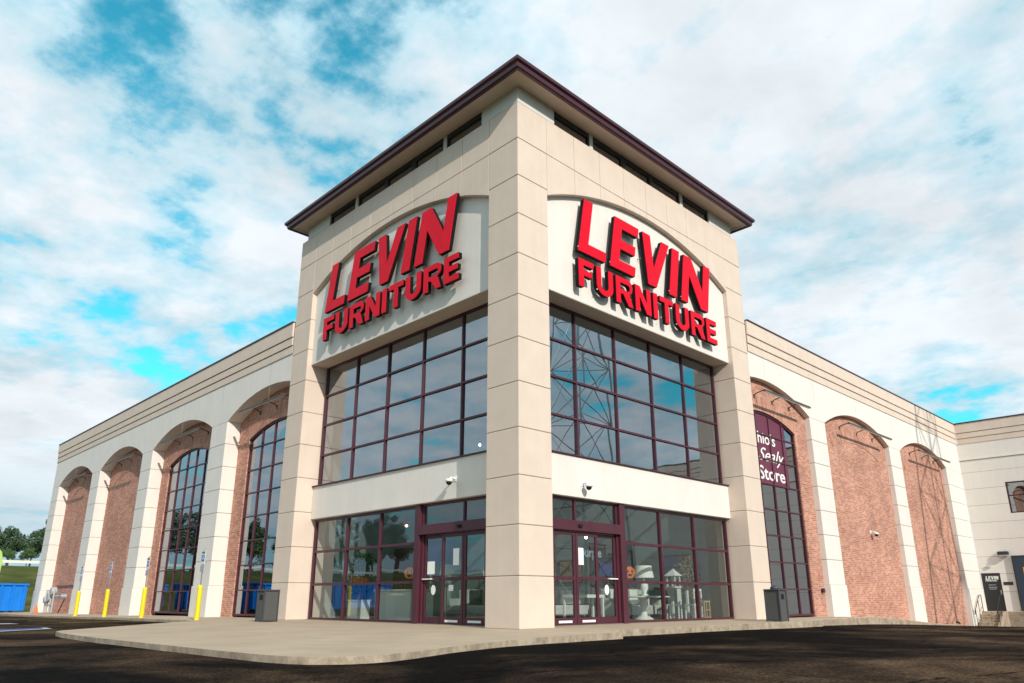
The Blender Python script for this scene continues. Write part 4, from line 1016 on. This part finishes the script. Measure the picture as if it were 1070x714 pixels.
m = MB(); m.box(-1.1, 1.1, .30, .55, .46, 1.0); m.build('backrest', 'fabric_grey', t, bevel=.06, seg=3)
for x in (-1.2, 1.02): m = MB(); m.box(x, x + .18, -.45, .5, .1, .68); m.build('armrest', 'fabric_grey', t, bevel=.05, seg=3)
for x, mm in ((-.85, 'furniture_white'), (-.35, 'fabric_dark'), (.3, 'furniture_white'), (.8, 'fabric_grey')):
    m = MB(); m.prism([(x - .24, .5), (x, .47), (x + .24, .5), (x + .22, .75), (x + .24, .98), (x, .95), (x - .24, .98), (x - .22, .75)], lambda u, v, d: (u, d, v), .12, .27); m.build('cushion', mm, t, bevel=.03, seg=2)
def chair(loc, rz, label, m_='furniture_white'):
    t = thing('chair', label, 'chair', loc, rz, 'white dining chairs in the right window')
    m = MB(); m.box(-.22, .22, -.22, .22, .43, .48); m.build('seat', m_, t, bevel=.01)
    for x in (-.22, .18):
        m = MB(); m.box(x, x + .04, -.22, -.18, 0, .429); m.build('leg', m_, t)
        m = MB(); m.box(x, x + .04, .18, .22, 0, .429); m.build('leg', m_, t)
    m = MB(); m.box(-.22, -.17, .18, .22, .481, 1.0); m.box(.17, .22, .18, .22, .481, 1.0); m.box(-.169, .169, .185, .215, .92, 1.0); m.box(-.169, .169, .185, .215, .58, .62)
    for x in (-.1, -.02, .06): m.box(x, x + .04, .19, .21, .621, .919)
    m.build('backrest', m_, t); return t
ch = chair((-2.25, 9.8, .013), R(-70), 'white slat back chair left of the other in the right shop window')
dup(ch, (-2.0, 10.62, .013), R(-95), 'white slat back chair in front of the dark bar table')
t = thing('bar_table', 'dark topped counter table behind the white chairs', 'table', (-2.95, 10.6, .013))
m = MB(); m.box(-.4, .4, -1.0, .7, .98, 1.04); m.build('tabletop', 'wood_dark', t, bevel=.01)
for x in (-.36, .28):
    for y in (-.95, .6): m = MB(); m.box(x, x + .08, y, y + .08, 0, .979); m.build('leg', 'furniture_white', t)
t = thing('lantern', 'white pavilion shaped lantern on the dark counter table', 'lantern', (-2.85, 10.75, 1.053))
m = MB(); m.box(-.2, .2, -.2, .2, 0, .05); m.build('base', 'furniture_white', t)
m = MB()
for x in (-.18, .14):
    for y in (-.18, .14): m.box(x, x + .04, y, y + .04, .051, .42)
m.build('frame', 'furniture_white', t)
m = MB(); m.add([(-.24, -.24, .421), (.24, -.24, .421), (.24, .24, .421), (-.24, .24, .421), (0, 0, .68)], [(0, 3, 2, 1), (0, 1, 4), (1, 2, 4), (2, 3, 4), (3, 0, 4)]); m.build('roof', 'furniture_white', t)
t = thing('wooden_lantern', 'tan wooden lantern on the floor at the right end of the shop window', 'lantern', (-1.75, 11.15 - .35, .013))
m = MB(); m.box(-.2, .2, -.2, .2, 0, .06); m.box(-.2, .2, -.2, .2, .54, .60); m.build('base', 'wood_light', t)
m = MB()
for x in (-.19, .15):
    for y in (-.19, .15): m.box(x, x + .04, y, y + .04, .061, .539)
m.box(.15, .17, -.149, .149, .28, .31); m.box(.155, .165, -.02, .02, .061, .539); m.build('frame', 'wood_light', t)
def pot_plant(loc, label, leafm, h, r, n, pot='fabric_dark'):
    t = thing('potted_plant', label, 'plant', loc); rnd_ = random.Random(h)
    m = MB(); m.lathe([(.16, 0), (.22, .35), (.2, .36)], n=16); m.build('pot', pot, t)
    m = MB()
    for k in range(7): a = k * .9; m.tube([(0, 0, .3), (.1 * math.cos(a), .1 * math.sin(a), h * .5), (r * .6 * math.cos(a), r * .6 * math.sin(a), h * .9)], .012, 5)
    m.build('stem', 'bark', t)
    m = MB(); vs = []; fs = []
    for i in range(n):
        z = rnd_.uniform(.35, 1) * h; rr = r * math.sin(math.pi * min(1, (z / h) * .85)) * math.sqrt(rnd_.random()) + .05; a = rnd_.uniform(0, 6.28); p = Vector((rr * math.cos(a), rr * math.sin(a), z))
        q = Vector((rnd_.uniform(-1, 1), rnd_.uniform(-1, 1), rnd_.uniform(-.4, 1))).normalized(); s_ = .07; b_ = q.orthogonal().normalized(); o = len(vs)
        vs += [tuple(p), tuple(p + q * s_ + b_ * s_ * .35), tuple(p + q * s_ * 2), tuple(p + q * s_ - b_ * s_ * .35)]; fs.append((o, o + 1, o + 2, o + 3))
    m.add(vs, fs); m.build('foliage', leafm, t, recalc=False); return t
pot_plant((-2.9, 11.75, .013), 'tall dried flower arrangement beside the tower pier in the right window', 'dry_plant', 2.2, .45, 900)
pot_plant((-10.6, 2.6, .013), 'tall dark potted plant at the left end of the left window', 'plant', 2.2, .5, 1100)
# framed panels standing on the back side
for (x, y, w_, h_, l) in ((-4.6, 8.6, .9, 2.3, 'tall dark framed mirror left of the other behind the sofa'), (-4.6, 10.3, 1.1, 2.5, 'tall dark framed mirror behind the counter table')):
    t = thing('floor_mirror', l, 'mirror', (x, y, .013), R(90), 'tall framed mirrors')
    m = MB(); m.box(-w_ / 2, -w_ / 2 + .07, -.03, .03, .3, h_ + .3); m.box(w_ / 2 - .07, w_ / 2, -.03, .03, .3, h_ + .3); m.box(-w_ / 2 + .071, w_ / 2 - .071, -.03, .03, .3, .37); m.box(-w_ / 2 + .071, w_ / 2 - .071, -.03, .03, h_ + .23, h_ + .3); m.box(-w_ / 2, -w_ / 2 + .05, -.02, .3, 0, .299); m.box(w_ / 2 - .05, w_ / 2, -.02, .3, 0, .299); m.build('frame', 'wood_dark', t)
    m = MB(); m.box(-w_ / 2 + .071, w_ / 2 - .071, -.01, .01, .371, h_ + .229); m.build('mirror_glass', 'inner_dark', t)
# left window
t = thing('white_plinth', 'large white display plinth right of the armchair in the left window', 'plinth', (-8.0, 2.5, .013))
m = MB(); m.box(-1.05, .95, -.45, .5, 0, .92); m.build('case', 'furniture_white', t, bevel=.01); m = MB(); m.box(-1.1, 1.0, -.5, .55, .921, .97); m.build('top', 'furniture_white', t, bevel=.01)
t = thing('armchair', 'armchair draped with a grey fur throw in the left window', 'armchair', (-9.95, 2.7, .013), R(15))
m = MB(); m.box(-.42, .42, -.42, .42, .12, .44); m.build('seat', 'fabric_grey', t, bevel=.06, seg=3)
m = MB(); m.prism([(-.42, .3)] + arc(0, .62, .42, .45, 180, 0, 12) + [(.42, .3)], lambda u, v, d: (u, d, v), .28, .46); m.build('backrest', 'fur', t, bevel=.04, seg=2)
m = MB(); m.prism([(-.5, .2), (-.3, .12), (.1, .25), (.3, .5), (.36, .95), (.1, 1.10), (-.25, 1.06), (-.42, .8)], lambda u, v, d: (u, d, v), .12, .27); m.build('fur_throw', 'fur', t, bevel=.05, seg=3)
t = thing('white_cube', 'small white display cube in front of the armchair', 'plinth', (-9.55, 1.75, .013)); m = MB(); m.box(-.3, .3, -.25, .25, 0, .6); m.build('case', 'furniture_white', t, bevel=.01); m = MB(); m.box(-.32, .32, -.27, .27, .601, .64); m.build('top', 'furniture_white', t, bevel=.006)
t = thing('wardrobe', 'dark wooden wardrobe behind the armchair in the left window', 'wardrobe', (-10.2, 4.4, .013))
m = MB(); m.box(-.75, .75, -.3, .3, 0, 2.5); m.build('case', 'wood_dark', t, bevel=.01)
for x in (-.72, .02):
    m = MB(); m.box(x, x + .7, -.33, -.301, .1, 2.4); dd_ = m.build('door', 'wood_dark', t, bevel=.01); m = MB(); m.tube([(x + (.62 if x < 0 else .08), -.35, 1.1), (x + (.62 if x < 0 else .08), -.35, 1.35)], .015, 6); m.build('handle', 'galv', dd_)
t = thing('autumn_garland', 'orange autumn garland above the white cube in the left window', 'decoration', (-9.9, 1.9, 1.3)); rn = random.Random(3)
m = MB()
for k in range(60):
    x = rn.uniform(-.5, .5); z = rn.uniform(-.1, .1) * (1 - abs(x)); y = rn.uniform(-.08, .08); s_ = .06; m.add([(x - s_, y, z), (x, y - .03, z + s_), (x + s_, y, z), (x, y + .03, z - s_)], [(0, 1, 2, 3)])
m.build('leaves', 'orange', t, recalc=False); m = MB(); m.box(-.55, .55, -.02, .25, -.16, -.12); m.build('shelf', 'wood_dark', t); m = MB(); m.box(-.03, .03, .1, .15, -1.287, -.161); m.build('stand', 'wood_dark', t)
t = thing('pendant_lamp', 'small orange pendant lamp hanging in the left window', 'lamp', (-7.9, 2.4, 3.1)); m = MB(); m.lathe([(.17, 0), (.13, .12), (.04, .22)], n=16); m.build('lamp_shade', 'orange', t); m = MB(); m.tube([(0, 0, .2), (0, 0, 6.08)], .008, 5); m.build('cord', 'dark_metal', t)
m = MB(); m.lathe([(.02, -.06), (.05, -.02), (.03, .02)], n=10); m.build('bulb', 'bulb', t)
for k, (x, y, z, l) in enumerate(((-4.6, 3.4, 2.55, 'small bright lamp glowing behind the left shop window'), (-4.2, 7.5, 2.75, 'small bright lamp glowing behind the right shop window'), (-6.2, 4.2, 5.9, 'small bright lamp glowing behind the upper left window'))):
    t = thing('spot_lamp', l, 'lamp', (x, y, z)); m = MB(); m.lathe([(.02, -.05), (.055, 0), (.03, .05)], n=10); m.build('bulb', 'bulb', t); m = MB(); m.tube([(0, 0, .05), (0, 0, 9.18 - z)], .01, 5); m.build('cord', 'dark_metal', t)
def pumpkin(F, s, z, label):
    t = thing('pumpkin_cling', label, 'decoration', group='pumpkin stickers on the shop windows')
    body = [(s + .26 * math.cos(a * math.pi / 12) * (1 + .04 * math.cos(a * math.pi / 2)), z + .17 * math.sin(a * math.pi / 12)) for a in range(24)]
    m = MB(F); m.prism(body, lambda u, v, d: (u, d, v), -.919, -.915); m.build('face', 'orange', t)
    m = MB(F)
    for dx in (-.1, .1): m.prism([(s + dx - .05, z + .0), (s + dx + .05, z + .0), (s + dx, z + .08)], lambda u, v, d: (u, d, v), -.9145, -.911)
    m.prism([(s - .14, z - .03), (s - .06, z - .06), (s, z - .035), (s + .06, z - .06), (s + .14, z - .03), (s + .06, z - .115), (s - .06, z - .115)], lambda u, v, d: (u, d, v), -.9145, -.911); m.build('features', 'hole', t)
pumpkin(LF, 5.62, 1.43, 'orange pumpkin sticker on the left shop window by the door'); pumpkin(RF, 5.58, 1.44, 'orange pumpkin sticker on the right shop window by the door')
sofas = [o for o in C.objects if o.name == 'sofa'][0]
dup(sofas, (-5.6, 7.6, .013), R(60), 'pale sofa deeper in the showroom behind the right entrance')
dup(sofas, (-7.2, 5.2, .013), R(10), 'pale sofa in the middle of the showroom behind the left shop window')
for (x, y, l) in ((-4.3, 9.9, 'brass floor lamp with white shade beside the tall mirrors'), (-8.6, 6.4, 'brass floor lamp with white shade behind the middle sofa'), (-5.9, 2.6, 'brass floor lamp with white shade near the left entrance')):
    t = thing('floor_lamp', l, 'lamp', (x, y, .013), group='floor lamps in the showroom')
    m = MB(); m.lathe([(.16, 0), (.16, .02), (.02, .04), (.015, 1.45)], n=12); m.build('lamp_base', 'wood_light', t)
    m = MB(); m.lathe([(.24, 1.4), (.18, 1.72)], n=20); m.build('lamp_shade', 'lampshade', t)
rn = random.Random(11)
for k, (x, y, z, w_, h_, ax, mm, l) in enumerate(((-9.0, 12.13, 1.3, 1.4, 1.0, 'x', 'wood_light', 'wide tan framed picture on the rear showroom wall'), (-6.4, 12.13, 1.2, 1.0, 1.3, 'x', 'fabric_dark', 'dark framed picture on the rear showroom wall'), (-3.6, 12.13, 1.4, 1.2, .9, 'x', 'blue_sign', 'blue framed picture on the rear showroom wall'))):
    t = thing('picture', l, 'picture', (x, y, z))
    m = MB(); m.box(-w_ / 2, w_ / 2, -.05, -.01, 0, h_); m.build('frame', 'wood_dark', t, bevel=.01); m = MB(); m.box(-w_ / 2 + .08, w_ / 2 - .08, -.056, -.051, .08, h_ - .08); m.build('canvas', mm, t)
t = thing('dining_table', 'long wooden dining table in the middle of the showroom', 'table', (-6.6, 9.9, .013)); m = MB(); m.box(-1.1, 1.1, -.5, .5, .70, .76); m.build('tabletop', 'wood_light', t, bevel=.01)
for x in (-1.05, .97):
    for y in (-.46, .38): m = MB(); m.box(x, x + .08, y, y + .08, 0, .699); m.build('leg', 'wood_light', t)
dup(ch, (-6.9, 9.1, .013), R(180), 'white chair on the near side of the long wooden table'); dup(ch, (-6.1, 9.1, .013), R(176), 'white chair at the near right side of the long wooden table')
# checkout counter and table inside the doors
t = thing('console_table', 'white console table seen through the right entrance doors', 'table', (-3.2, 6.1, .013)); m = MB(); m.box(-.25, .25, -.75, .75, .70, .80); m.build('tabletop', 'furniture_white', t)
for x in (-.24, .18):
    for y in (-.74, .67): m = MB(); m.box(x, x + .06, y, y + .07, 0, .699); m.build('leg', 'furniture_white', t)
# inner lobby column and partition
m = MB(); m.box(-5.2, -4.7, 4.7, 5.2, .013, 9.18); m.build('inner_column', 'inner_wall', store, bevel=.01)
m = MB(); m.box(-12.18, -8.6, 8.0, 8.15, .013, 3.2); m.build('inner_partition', 'inner_wall', store)

# joints painted as vertical hairline seams on the white arcade walls
for F, ss in ((LF, (14.3, 18.8, 23.3, 27.8, 32.2, 36.6, 41.1, 45.6)), (RF, (13.8, 18.2, 22.8, 27.4, 31.9, 36.4))):
    m = MB(F)
    for s in ss: m.box(s - .004, s + .004, -.02, -.0025, 8.98 if int(s * 10) % 2 == 0 else 8.2, PZ - .002)
    m.build('seam', 'groove', store)
sc.render.resolution_x = 1024; sc.render.resolution_y = 683
